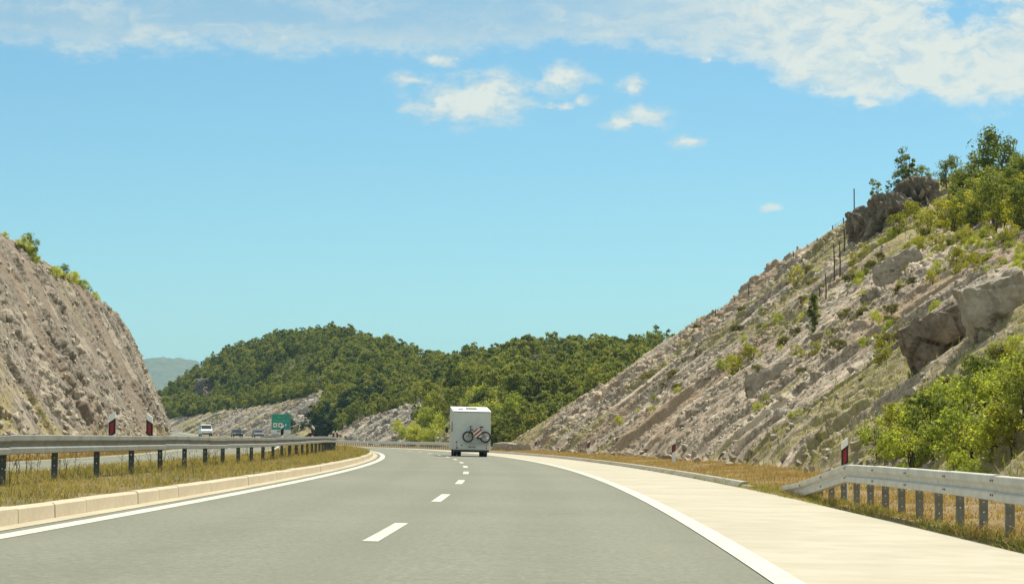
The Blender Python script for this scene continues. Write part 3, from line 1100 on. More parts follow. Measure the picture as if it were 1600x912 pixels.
def build_forest():
    var = [make_tree(500 + i, 3.0 + 0.75 * (i % 4), 2.3 + 0.4 * (i % 3), 30, 1250, 0.13, M['leaf_far'], 0.10, 1, True, 0.6, 5, None, 0.25 * (i % 2), 0.75, 0.78) for i in range(9)]
    pr = bpy.data.collections.new('hill_tree_kinds')              # not in the scene: only a source for the wood
    for i, me in enumerate(var):
        pr.objects.link(bpy.data.objects.new('hill_tree_kind', me))
    r = np.random.default_rng(31)
    pts = []
    for ring in range(110000):
        if len(pts) >= 8200:
            break
        a = r.uniform(-0.165, 0.115)
        y = r.uniform(238, 760)
        x = a * y
        xi = 800 + FPX * a
        zb = float(np.interp(xi, ZBX, ZB))
        zr = float(np.interp(xi, ZRX, ZR))
        if y < zb - 2 or y > zr + 22:
            continue
        if r.random() > y / 760:
            continue
        s, u = to_su(x, y)
        # keep the road, its verges and the bare cuttings free
        if u < 14:
            continue
        c = cut_2 if 268 < s < 412 else (cut_3 if 440 < s < 640 else None)
        if c is not None:
            w = u - float(c.ub(s))
            cr = float(c.crest(s))
            bare = cr / 0.72 + (1.0 if c is cut_3 else 0.3)
            if w < bare and not (c is cut_2 and s < 330 and r.random() < 0.8 and w > 2.0):
                continue
            z = max(float(hill_z(np.array(x), np.array(y))), float(c.base(s, w)) if w < 30 else -9)
        else:
            z = float(hill_z(np.array(x), np.array(y)))
        py_ = YH - FPX * (z - CAM_H) / y
        if any(abs(xi - ox) < ow and -6 < py_ - oy < 24 for ox, oy, ow in ((858, 576, 22), (836, 590, 13), (655, 577, 9), (500, 602, 11), (322, 610, 15), (978, 573, 12))):
            continue
        dens = float(fbm(np.array([x / 14.0]), np.array([y / 14.0]), 2, 400)[0])
        if dens < 0.30 and r.random() < 0.75:
            continue
        pts.append((x, y, z - 0.1, r.uniform(0.45, 1.15) * (0.75 + 0.5 * dens), r.uniform(0, 6.283), int(r.integers(len(var)))))
    pts.sort(key=lambda p: p[1] / p[3])
    lab = 'leafy green tree in the dense wood covering the hill behind the motorhome'
    for i, p in enumerate(pts[:300]):
        o = bpy.data.objects.new('hill_tree', var[p[5]])
        o.location = p[:3]
        o.rotation_euler = (0, 0, p[4])
        o.scale = (p[3], p[3], p[3] * (0.85 + 0.3 * ((i * 37) % 11) / 11))
        link(o)
        tag(o, lab, 'tree', 'trees on the wooded hill')
    rest = pts[300:]
    me = bpy.data.meshes.new('woodland')
    me.vertices.add(len(rest))
    me.vertices.foreach_set('co', np.array([p[:3] for p in rest], np.float32).ravel())
    for an, k in (('size', 3), ('turn', 4)):
        at = me.attributes.new(an, 'FLOAT', 'POINT')
        at.data.foreach_set('value', np.array([p[k] for p in rest], np.float32))
    at = me.attributes.new('sort', 'INT', 'POINT')
    at.data.foreach_set('value', np.array([p[5] for p in rest], np.int32))
    me.update()
    o = link(bpy.data.objects.new('woodland', me))
    o['kind'] = 'stuff'
    o['label'] = 'dense green woodland covering the hill beyond the bend'
    o['category'] = 'woodland'
    g = bpy.data.node_groups.new('scatter', 'GeometryNodeTree')
    g.interface.new_socket('Geometry', in_out='INPUT', socket_type='NodeSocketGeometry')
    g.interface.new_socket('Geometry', in_out='OUTPUT', socket_type='NodeSocketGeometry')
    gi, go = g.nodes.new('NodeGroupInput'), g.nodes.new('NodeGroupOutput')
    ci = g.nodes.new('GeometryNodeCollectionInfo')
    ci.inputs['Collection'].default_value = pr
    ci.inputs['Separate Children'].default_value = True
    ci.inputs['Reset Children'].default_value = True
    ip = g.nodes.new('GeometryNodeInstanceOnPoints')
    ip.inputs['Pick Instance'].default_value = True

    def nattr(nm, typ):
        n = g.nodes.new('GeometryNodeInputNamedAttribute')
        n.data_type = typ
        n.inputs['Name'].default_value = nm
        return [s_ for s_ in n.outputs if s_.enabled and s_.name == 'Attribute'][0]
    cx = g.nodes.new('ShaderNodeCombineXYZ')
    g.links.new(nattr('turn', 'FLOAT'), cx.inputs[2])
    er = g.nodes.new('FunctionNodeEulerToRotation')
    g.links.new(cx.outputs[0], er.inputs[0])
    g.links.new(gi.outputs[0], ip.inputs['Points'])
    g.links.new(ci.outputs[0], ip.inputs['Instance'])
    g.links.new(nattr('sort', 'INT'), ip.inputs['Instance Index'])
    g.links.new(er.outputs[0], ip.inputs['Rotation'])
    g.links.new(nattr('size', 'FLOAT'), ip.inputs['Scale'])
    g.links.new(ip.outputs[0], go.inputs[0])
    md = o.modifiers.new('scatter', 'NODES')
    md.node_group = g


build_forest()


def rock_mesh(name, seed, sx, sy, sz, n=14, amp=0.16, mat=None, taper=0.25, cell=0.9):
    """a split rock mass: a box lattice pushed about by cracks and facets"""
    r = np.random.default_rng(seed)
    bm = bmesh.new()
    bmesh.ops.create_cube(bm, size=2.0)
    bmesh.ops.subdivide_edges(bm, edges=bm.edges, cuts=n, use_grid_fill=True)
    co = np.array([v.co[:] for v in bm.verts])
    q = np.abs(co).max(1, keepdims=True)
    sph = co / np.maximum(np.linalg.norm(co, axis=1, keepdims=True), 1e-6) * q * 1.25
    co = co * 0.78 + sph * 0.22
    nrm = co / np.maximum(np.linalg.norm(co, axis=1, keepdims=True), 1e-6)
    p = co * np.array([sx, sy, sz])
    a = p[:, 0] * 0.8 + p[:, 1] * 0.6
    b = p[:, 2] + p[:, 1] * 0.3
    b1, e1 = blocks(a / cell + seed, b / (cell * 1.5) + p[:, 1] * 0.4, seed % 50)
    b2, e2 = blocks(a / (cell * .4) + seed, b / (cell * .5) + p[:, 1], seed % 50 + 3)
    d = amp * (1.2 * b1 + 0.5 * b2 - 0.7 * np.exp(-(e1 / 0.08) ** 2) + 1.2 * (fbm(a * 1.3 + seed, b * 1.3, 4, seed % 40) - 0.5))
    p = p + nrm * (d * min(sx, sy, sz) * 1.4)[:, None]
    p[:, 0] *= 1 - taper * (p[:, 2] / sz) * 0.5 * r.uniform(0.3, 1)
    p[:, 1] *= 1 - taper * (p[:, 2] / sz) * 0.5
    for v, c in zip(bm.verts, p):
        v.co = c
    me = bpy.data.meshes.new(name)
    bm.to_mesh(me)
    bm.free()
    me.materials.append(mat or M['boulder'])
    return me


def hull_mesh(name, seed, mat, n=13, sq=(1, 0.75, 0.6)):
    r = np.random.default_rng(seed)
    bm = bmesh.new()
    for _ in range(n):
        p = r.uniform(-1, 1, 3)
        p = np.sign(p) * np.abs(p) ** 0.6 * sq
        bm.verts.new(p)
    res = bmesh.ops.convex_hull(bm, input=bm.verts)
    bmesh.ops.delete(bm, geom=[e for e in res['geom_interior'] if isinstance(e, bmesh.types.BMVert)], context='VERTS')
    me = bpy.data.meshes.new(name)
    bm.to_mesh(me)
    bm.free()
    me.materials.append(mat)
    return me


# ---------------------------------------------------------------- big rocks on the slopes
def rock(name, me, loc, rot, label, cat='rock'):
    o = link(bpy.data.objects.new(name, me))
    o.location = loc
    o.rotation_euler = rot
    return tag(o, label, cat)


def build_rocks():
    # the great split slab on the right slope
    p = hit(1462, 572, z_right)
    q = hit(1548, 530, z_right)
    yaw = math.atan2(-1.55, 1.0)
    rock('rock_block', rock_mesh('rock_block', 21, 1.12, 0.95, 1.0, 18, 0.12, M['boulder_brown'], 0.1, 0.8), p + Vector((0.1, -0.5, 0.75)), (R(4), R(-27), -0.12),
         'massive rock slab coloured the dark brown of its shaded upright face on the right slope', 'rock')
    rock('rock_block', rock_mesh('rock_block', 35, 1.1, 1.0, 1.2, 18, 0.13, M['boulder'], 0.2, 0.9), q + Vector((0.25, -0.3, 0.75)), (R(4), R(-20), -0.05),
         'huge pale grey rock block above the brown slab at the right slope edge', 'rock')
    p = hit(1408, 440, z_right)
    rock('rock_block', rock_mesh('rock_block', 8, 1.25, 0.9, 0.75, 16, 0.18, M['boulder'], 0.25, 0.7), p + Vector((0, -0.2, 0.45)), (R(0), R(-28), -0.2),
         'pale angular rock block below the bright green shrubs on the right slope', 'rock')
    p = hit(1218, 588, z_right)
    rock('rock_block', rock_mesh('rock_block', 9, 1.6, 1.0, 0.7, 14, 0.18, M['boulder'], 0.3), p + Vector((0, 0.3, -0.1)), (R(5), R(-20), yaw + 0.5),
         'broken pale rock hump beside the green bushes mid way up the right slope', 'rock')
    for i, (px, py, sx, sy, sz, nm) in enumerate([(1356, 366, 0.95, 1.2, 1.15, 'dark shaded crag under the small trees on the right hilltop'),
                                                  (1398, 356, 1.15, 1.2, 1.45, 'dark shaded crag below the hilltop trees, beside the lime shrubs'),
                                                  (1440, 326, 1.1, 1.2, 1.3, 'dark grey rock knob at the crest between the hilltop trees')]):
        p = hit(px, py, z_right) or hit(px, py + 15, z_right)
        rock('crag', rock_mesh('crag', 60 + i, sx, sy, sz, 16, 0.34, M['boulder_dark'], 0.5, 0.7), p + Vector((0, 0.9, sz * 0.30)), (0.1, -0.25, 0.4 * i), nm, 'crag')
    for i, (px, py, sx, sz, nm) in enumerate([(810, 696, 0.9, 0.42, 'low pale boulder at the slope foot beside the motorhome'),
                                              (786, 694, 0.8, 0.42, 'low pale boulder just right of the motorhome rear wheels')]):
        s_ = (205, 216)[i]
        d = ray(px, py)
        k = s_ / d.y
        p = Vector((d.x * k, s_, float(z_verge(s_, 10)) + sz * 0.55))
        rock('boulder', rock_mesh('boulder', 80 + i, sx * 1.15, 0.7, sz, 10, 0.14, M['boulder'], 0.2), p, (0, 0, 0.2), nm, 'boulder')
    for i, (px, py, w, h, nm) in enumerate([(858, 576, 2.9, 1.7, 'grey rock outcrop showing through the trees on the wooded hill'),
                                            (836, 590, 1.5, 1.3, 'small dark rock outcrop lower left of the grey one in the wood'),
                                            (655, 577, 1.2, 0.9, 'pale rock outcrop high in the wood above the middle rock slope'),
                                            (500, 602, 1.6, 1.2, 'pale stones showing through the wood left of the middle rock slope'),
                                            (322, 610, 2.6, 1.7, 'grey rock outcrop in the wood above the oncoming van'),
                                            (978, 573, 1.6, 0.9, 'small pale outcrop at the wood edge beside the right slope')]):
        p = hit_hill(px, py)
        if p is None:
            continue
        sc = p.y / 330.0
        rock('rock_outcrop', rock_mesh('rock_outcrop', 100 + i, w * sc * 0.72, 1.5, h * sc * 0.62, 10, 0.25, M['boulder_dark'] if i in (0, 1, 4) else M['boulder'], 0.3),
             p + Vector((0, -1.6, 0.9)), (0, 0, 0.3 * i), nm, 'rock')


build_rocks()


# ---------------------------------------------------------------- loose stones, pieces of their slope
def build_stones():
    kinds = [hull_mesh('stone', 900 + i, M['stone'], 12, (1, 0.62, 0.5) if i % 2 else (1, 0.8, 0.62)) for i in range(9)]
    r = np.random.default_rng(44)

    def drop(parent, x, y, z, size):
        o = bpy.data.objects.new('stone', kinds[int(r.integers(9))])
        link(o, parent)
        o.location = (x, y, z)
        o.rotation_euler = tuple(r.uniform(0, 6.28, 3)) if r.random() < 0.5 else (r.uniform(-.4, .4), r.uniform(-.9, -.2), r.uniform(0, 6.28))
        o.scale = tuple(size * r.uniform(0.75, 1.25, 3))
    # along the foot of the right slope
    for i in range(110):
        s = r.uniform(62, 200)
        w = r.normal(0.1, 0.55)
        x, y = cut_r.world(s, w)
        z = max(float(z_verge(s, float(cut_r.ub(s)) + w)), float(cut_r.base(s, w)))
        drop(slope_r, float(x), float(y), z + 0.08, r.choice([0.10, 0.15, 0.2, 0.28, 0.38], p=[.25, .25, .25, .15, .10]))
    X, Y, Z = GR
    for i in range(180):
        a = int(r.integers(60, X.shape[0] - 60))
        b = int(r.integers(20, 250))
        drop(slope_r, X[a, b], Y[a, b], Z[a, b] + 0.05, r.choice([0.14, 0.2, 0.3, 0.45], p=[.3, .35, .25, .1]))
    X, Y, Z = GL
    for i in range(110):
        a = int(r.integers(40, X.shape[0] - 60))
        b = int(abs(r.normal(0, 20))) + 24
        drop(slope_l, X[a, b], Y[a, b], Z[a, b] + 0.05, r.choice([0.16, 0.24, 0.34], p=[.45, .35, .2]))
    for G_, par, n in ((G2, slope_2, 60), (G3, slope_3, 70)):
        X, Y, Z = G_
        for i in range(n):
            a = int(r.integers(10, X.shape[0] - 10))
            b = int(r.integers(8, 70))
            drop(par, X[a, b], Y[a, b], Z[a, b] + 0.05, r.choice([0.3, 0.45, 0.7]))
    # too many to pick apart: rubble as one mass on the right slope
    X, Y, Z = GR
    co, fc = [], []
    base = np.array([[1, 0, 0], [-1, 0, 0], [0, 1, 0], [0, -1, 0], [0, 0, 1], [0, 0, -1]], float)
    tri = np.array([[0, 2, 4], [2, 1, 4], [1, 3, 4], [3, 0, 4], [2, 0, 5], [1, 2, 5], [3, 1, 5], [0, 3, 5]])
    n = 4200
    a = r.integers(30, X.shape[0] - 40, n)
    b = np.where(r.random(n) < 0.45, np.abs(r.normal(0, 45, n)) + 14, r.integers(14, 300, n)).astype(int)
    keep = fbm(a / 26.0, b / 30.0, 3, 401) > 0.46
    a, b = a[keep], b[keep]
    n = len(a)
    sz = r.gamma(2.0, 0.040, n) + 0.03
    Q = np.linalg.qr(r.normal(size=(n, 3, 3)))[0]
    pv = (base[None] * (0.6 + 0.8 * r.random((n, 6, 1))) * sz[:, None, None]) @ Q
    pv += np.stack([X[a, b], Y[a, b], Z[a, b]], -1)[:, None, :]
    fc = (tri[None] + (np.arange(n) * 6)[:, None, None]).reshape(-1, 3)
    o = link(bpy.data.objects.new('rubble', mesh_np('rubble', pv.reshape(-1, 3), fc, [M['stone']])), slope_r)
    o['kind'] = 'stuff'
    X, Y, Z = GL
    n = 1500
    a = r.integers(10, X.shape[0] - 40, n)
    b = np.where(r.random(n) < 0.55, np.abs(r.normal(0, 40, n)) + 24, r.integers(24, 200, n)).astype(int)
    sz = r.gamma(2.0, 0.05, n) + 0.05
    Q = np.linalg.qr(r.normal(size=(n, 3, 3)))[0]
    pv = (base[None] * (0.6 + 0.8 * r.random((n, 6, 1))) * sz[:, None, None]) @ Q
    pv += np.stack([X[a, b], Y[a, b], Z[a, b]], -1)[:, None, :]
    fc = (tri[None] + (np.arange(n) * 6)[:, None, None]).reshape(-1, 3)
    o = link(bpy.data.objects.new('rubble', mesh_np('rubble', pv.reshape(-1, 3), fc, [M['stone']])), slope_l)
    o['kind'] = 'stuff'


build_stones()


# ---------------------------------------------------------------- trees and bushes by the road
def build_plants():
    r = np.random.default_rng(77)
    oak = [make_tree(700 + i, 3.0, 1.9, 34, 1700, 0.070, M['leaf_dark'], 0.15, 1, False, 0.5, 8, 0.05) for i in range(5)]
    slim = [make_tree(720 + i, 3.2, 1.25, 30, 1100, 0.066, M['leaf_dark'], 0.12, 1, False, 0.7, 9, 0.04, 0.3, 0.8, 0.85) for i in range(3)]
    lime = [make_tree(740 + i, 2.0 + 0.5 * (i % 2), 2.0, 36, 1900, 0.062, M['leaf_lime'], 0.02, 4, False, 0.5, 4, 0.028, 0.2 * (i % 2), 0.8, 0.75) for i in range(4)]
    bush = [make_tree(760 + i, 1.5 + 0.3 * (i % 3), 2.1, 46, 2700, 0.052, M['leaf_bush'], 0.0, 5, False, 0.5, 4, 0.022, 0.2 * (i % 2), 0.8, 0.72) for i in range(5)]
    scrub = [make_tree(780 + i, 1.0, 1.4, 18, 1100, 0.055, M['leaf_dry'], 0.0, 4, False, 0.3, 3, 0.015) for i in range(3)]
    conif = make_tree(799, 3.2, 1.15, 30, 1800, 0.075, M['leaf_dark'], 0.05, 1, False, 0.1, 6, 0.05, -0.35)

    def at(px, py, zf=z_right, fall=True):
        p = hit(px, py, zf)
        k = 0
        while p is None and k < 60:
            k += 1
            p = hit(px, py + 3 * k, zf)
        return p

    def size_for(p, hpx, h0):
        return hpx / FPX * p.y / h0
    # hilltop trees, from left to right along the crest
    tops = [(1374, 306, 46, slim[0], 'small crooked tree at the left end of the right hilltop, beside a thin sapling'),
            (1392, 302, 34, slim[1], 'thin wispy sapling between two small trees on the right hilltop'),
            (1410, 300, 50, oak[0], 'low leafy tree at the foot of the tall forked one on the right hilltop'),
            (1420, 298, 66, slim[2], 'tall forked slender tree standing up from the right hilltop crest'),
            (1440, 296, 38, oak[1], 'round low tree right of the forked slender one on the hilltop'),
            (1478, 300, 54, oak[2], 'dark bushy tree on the crest right of the grey rock knob'),
            (1500, 305, 40, oak[3], 'short dark tree between the bushy ones on the hilltop crest'),
            (1518, 306, 62, oak[4], 'dark leafy tree just left of the tallest trees at the right edge'),
            (1540, 312, 74, oak[0], 'broad dark tree beside the tallest tree at the right edge'),
            (1568, 312, 104, oak[2], 'tallest tree on the right hilltop, its crown against the sky'),
            (1594, 312, 70, oak[1], 'dark tree cut off by the right edge of the view, on the hilltop'),
            (1506, 322, 56, oak[1], 'leafy tree behind the lime shrubs, left of the broad dark tree'),
            (1584, 330, 76, oak[4], 'leafy tree right of the tallest one, near the right edge of the view'),
            (1530, 334, 58, oak[0], 'low dark tree in the middle of the hilltop row, behind the lime shrubs'),
            (1556, 330, 66, oak[3], 'leafy tree in front of the tallest one on the right hilltop')]
    for px, py, hp, (cr, tr), nm in tops:
        p = at(px, py)
        put_tree('hilltop_tree', cr, tr, p, size_for(p, hp * 1.2, 3.1), r.uniform(0, 6.28), nm, 'tree', 'trees on the right hilltop')
    lab = 'slim tree in the dense stand along the top right skyline'
    for i in range(26):
        px = 1488 + 118 * i / 25 + r.uniform(-5, 5)
        p = at(px, r.uniform(322, 368))
        cr, tr = (slim + oak)[int(r.integers(8))]
        put_tree('hilltop_tree', cr, tr, p, size_for(p, r.uniform(48, 78) + 18 * (px > 1540), 3.1), r.uniform(0, 6.28), lab, 'tree', 'stand of slim trees on the right skyline')
    lab = 'bright yellow green shrub below the trees near the top of the right slope'
    for px, py, hp in [(1452, 372, 44), (1468, 356, 50), (1486, 366, 48), (1502, 352, 56), (1520, 362, 50), (1538, 350, 56), (1556, 366, 50), (1572, 352, 58),
                       (1592, 362, 60), (1440, 392, 26), (1462, 392, 24), (1486, 390, 24), (1420, 398, 20), (1508, 386, 30), (1590, 392, 36), (1352, 408, 22), (1336, 420, 22),
                       (1560, 338, 50), (1590, 335, 52)]:
        p = at(px, py)
        cr, tr = lime[int(r.integers(4))]
        put_tree('lime_shrub', cr, tr, p, size_for(p, hp, 1.9), r.uniform(0, 6.28), lab, 'shrub', 'bright shrubs near the top of the right slope')
    lab = 'leafy green bush in the thicket behind the right guardrail'
    for px, py, hp in [(1390, 722, 78), (1425, 735, 84), (1458, 728, 92), (1490, 735, 84), (1520, 728, 96), (1552, 722, 90), (1582, 715, 100), (1408, 690, 66), (1440, 684, 72),
                       (1474, 676, 76), (1508, 668, 84), (1540, 660, 84), (1572, 650, 90), (1598, 640, 92), (1372, 712, 60), (1530, 630, 60), (1562, 615, 64), (1592, 600, 66),
                       (1500, 640, 56), (1470, 650, 48), (1588, 572, 40), (1386, 668, 40), (1600, 690, 90), (1495, 760, 50), (1520, 768, 46)]:
        p = at(px, py)
        cr, tr = (bush + lime[:1] + [oak[1]])[int(r.integers(7))]
        put_tree('bush', cr, tr, p, size_for(p, hp * r.uniform(0.55, 1.05), 1.6), r.uniform(0, 6.28), lab, 'bush', 'bushes behind the right guardrail')
    for px, py, hp, nm in [(1150, 590, 34, 'rounded green bush in the clump beside the broken rock hump'),
                           (1175, 570, 30, 'upper right green bush of the clump beside the broken rock hump'),
                           (1130, 580, 20, 'small leftmost bush of the clump beside the broken rock hump'),
                           (1245, 562, 18, 'low bright bush below the lone slender conifer on the right slope'),
                           (1060, 615, 14, 'low green bush in the lower middle of the right slope'),
                           (1245, 448, 26, 'green shrub high on the right slope below the fence line'),
                           (1222, 510, 20, 'dark green shrub left of the lone slender conifer'),
                           (1404, 372, 30, 'dark green shrub at the foot of the dark crag, left of the lime shrubs'),
                           (1432, 352, 34, 'green shrub leaning on the dark crag below the rock knob'),
                           (1384, 386, 20, 'low shrub below the left part of the dark crag'),
                           (1590, 478, 24, 'green shrub growing over the pale rock block at the right edge'),
                           (968, 665, 14, 'yellowish green shrub low on the right slope near the delineators')]:
        p = at(px, py)
        cr, tr = (lime if hp > 25 or 'bright' in nm else bush)[int(r.integers(4))]
        put_tree('slope_bush', cr, tr, p, size_for(p, hp, 1.7), r.uniform(0, 6.28), nm, 'bush', None)
    p = at(1272, 530)
    put_tree('slender_conifer', *conif, p, size_for(p, 74, 3.2), 0.3, 'lone slender dark green conifer half way up the right slope', 'tree', None)
    lab = 'small dry olive shrub scattered on the right rock slope'
    lab2 = 'low green tuft growing between stones of the right rock slope'
    n_dry = 0
    for i in range(270):
        px, py = [(r.uniform(1190, 1430), r.uniform(395, 560)), (r.uniform(980, 1260), r.uniform(480, 670)), (r.uniform(1240, 1600), r.uniform(400, 640))][i % 3] if i < 210 else (r.uniform(1390, 1600), r.uniform(378, 440))
        p = hit(px, py, z_right)
        if p is None or p.y > 215:
            continue
        if fbm(np.array([p.x / 6.0]), np.array([p.y / 9.0]), 2, 91)[0] < (0.50 if i % 3 else 0.42) * (i < 210):
            continue
        green = r.random() < 0.5 or i >= 210
        cr, tr = scrub[int(r.integers(3))] if not green else (bush + lime)[int(r.integers(9))]
        put_tree('dry_shrub' if not green else 'green_tuft', cr, tr, p, r.uniform(0.35, 0.9) if not green else r.uniform(0.16, 0.42), r.uniform(0, 6.28), lab if not green else lab2,
                 'shrub', 'dry shrubs on the right slope' if not green else 'green tufts on the right slope')
    # on top of the left cliff
    spots = [(8, 368, 14), (28, 392, 26), (38, 396, 30), (46, 404, 36), (52, 412, 26), (76, 424, 16), (88, 432, 22), (98, 438, 24), (108, 442, 26), (118, 448, 22),
             (128, 454, 18), (138, 460, 14), (150, 468, 14), (168, 484, 12), (180, 495, 12)]
    nth = 'first second third fourth fifth sixth seventh eighth ninth tenth eleventh twelfth thirteenth fourteenth fifteenth'.split()
    for i, (px, py, hp) in enumerate(spots):
        p = at(px, py + 3, z_left)
        cr, tr = [bush[i % 5], scrub[i % 3], bush[(i + 2) % 5], oak[i % 5]][i % 4]
        put_tree('cliff_shrub', cr, tr, p, size_for(p, hp * 1.15, 1.9 if i % 4 != 3 else 2.6), r.uniform(0, 6.28),
                 'green shrub on the crest of the left rock cliff, %s from the left' % nth[i], 'shrub', 'shrubs on the left cliff crest')
    # greenery on and beside the middle rock slope
    lab = 'green roadside bush between the middle rock slope and the motorhome'
    for i in range(26):
        s = r.uniform(262, 330)
        w = abs(r.normal(2.0, 2.6)) + 0.4
        x, y = cut_2.world(s, w)
        z = float(cut_2.base(s, w))
        cr, tr = bush[int(r.integers(5))]
        put_tree('roadside_bush', cr, tr, (float(x), float(y), z), r.uniform(0.9, 1.9), r.uniform(0, 6.28), lab, 'bush', 'bushes beside the middle rock slope')


build_plants()


def build_gap_trees():
    r = np.random.default_rng(78)
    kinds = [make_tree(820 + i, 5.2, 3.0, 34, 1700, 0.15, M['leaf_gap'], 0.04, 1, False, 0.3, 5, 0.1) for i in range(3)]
    for i in range(22):
        s = 408 + 44 * (i + r.random()) / 22
        u = r.uniform(13.5, 27)
        x, y = W(s, u)
        z = max(0.6, float(hill_z(np.array(float(x)), np.array(float(y)))))
        cr, tr = kinds[i % 3]
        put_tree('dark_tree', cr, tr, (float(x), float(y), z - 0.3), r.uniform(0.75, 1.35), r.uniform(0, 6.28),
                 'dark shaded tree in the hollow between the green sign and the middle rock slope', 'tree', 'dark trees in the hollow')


build_gap_trees()


# ---------------------------------------------------------------- grasses
def blades(name, s_rng, u_fn, n, zf, hmin, hmax, mat, wid, seed, clump=0.0, lean=0.35, parent=None):
    r = np.random.default_rng(seed)
    s = s_rng[0] + (s_rng[1] - s_rng[0]) * r.random(n * 2) ** 1.35
    u0, u1 = u_fn
    u = u0 + (u1 - u0) * r.random(n * 2)
    X, Y = W(s, u)
    keep = fbm(X / 0.9, Y / 0.9, 3, seed % 60) > 0.5 + clump * (r.random(n * 2) - 0.5)
    s, u, X, Y = s[keep][:n], u[keep][:n], X[keep][:n], Y[keep][:n]
    k = len(s)
    z = zf(s, u)
    hh = hmin + (hmax - hmin) * r.random(k) ** 2 * (0.4 + 1.2 * fbm(X / 2.0, Y / 2.0, 2, seed % 60 + 5))
    ang = r.uniform(0, 2 * np.pi, k)
    ln = r.normal(0, lean, (k, 2)) * hh[:, None]
    wx, wy = np.cos(ang) * wid * (0.6 + 0.8 * r.random(k)), np.sin(ang) * wid
    b = np.stack([X, Y, z - 0.02], -1)
    mid = b + np.stack([ln[:, 0] * 0.3, ln[:, 1] * 0.3, hh * 0.6], -1)
    tip = b + np.stack([ln[:, 0], ln[:, 1], hh], -1)
    o_ = np.stack([wx, wy, 0 * wx], -1)
    co = np.stack([b - o_, b + o_, mid + o_ * 0.8, tip + o_ * 0.15, tip - o_ * 0.15, mid - o_ * 0.8], 1).reshape(-1, 3)
    q = (np.arange(k) * 6)[:, None]
    fc = np.concatenate([q + np.array([0, 1, 2, 5]), q + np.array([5, 2, 3, 4])])
    o = link(bpy.data.objects.new(name, mesh_np(name, co, fc, [mat])), parent)
    o['kind'] = 'stuff'
    return o


g = blades('grass', (16, 300), (-10.4, -4.52), 150000, zroad, 0.03, 0.20, M['grass'], 0.006, 901, 0.5, 0.7)
g['label'] = 'dry yellow and green grass covering the median strip'
g['category'] = 'grass'
g = blades('grass', (18, 240), (6.93, 11.6), 110000, z_verge, 0.02, 0.16, M['grass_tan'], 0.007, 902, 0.5, 0.7)
g['label'] = 'dry tan grass covering the right verge below the slope'
g['category'] = 'grass'
g = blades('grass', (18, 120), (6.90, 7.35), 16000, z_verge, 0.02, 0.14, M['grass_green'], 0.006, 907, 0.6, 0.7)
g['label'] = 'short green weeds fringing the edge of the emergency lane'
g['category'] = 'grass'
g = blades('grass', (60, 292), (-22.0, -19.7), 16000, lambda s, u: zroad(s, u), 0.1, 0.7, M['grass_tan'], 0.014, 903, 0.4)
g['label'] = 'dry yellow grass at the foot of the left cliff'
g['category'] = 'grass'


def slope_grass():
    """tufts in the earthy pockets of the right slope and along the crest"""
    r = np.random.default_rng(905)
    X, Y, Z = GR
    at = slope_r.data.attributes['cover']
    c = np.empty(len(at.data) * 4, np.float32)
    at.data.foreach_get('color', c)
    vg = c.reshape(-1, 4)[:, 0].reshape(X.shape)
    S0 = Y
    n = 900000
    a = r.integers(0, X.shape[0], n)
    b = r.integers(16, X.shape[1], n)
    keep = (vg[a, b] + 0.25 * (r.random(n) - 0.5)) > 0.52
    a, b = a[keep][:110000], b[keep][:110000]
    k = len(a)
    base = np.stack([X[a, b], Y[a, b], Z[a, b] - 0.03], -1) + r.normal(0, 0.12, (k, 3)) * np.array([1, 1, 0.2])
    hh = 0.06 + 0.24 * r.random(k) ** 2
    ang = r.uniform(0, 6.283, k)
    o_ = np.stack([np.cos(ang), np.sin(ang), 0 * ang], -1) * (0.012 + 0.016 * r.random(k))[:, None]
    ln = r.normal(0, 0.3, (k, 2)) * hh[:, None]
    tip = base + np.stack([ln[:, 0], ln[:, 1], hh], -1)
    co = np.stack([base - o_, base + o_, tip + o_ * 0.2, tip - o_ * 0.2], 1).reshape(-1, 3)
    fc = np.arange(k * 4).reshape(k, 4)
    o = link(bpy.data.objects.new('grass', mesh_np('grass', co, fc, [M['grass_green']])))
    o['kind'] = 'stuff'
    o['label'] = 'yellow green grass tufts growing in pockets of the right slope'
    o['category'] = 'grass'


slope_grass()


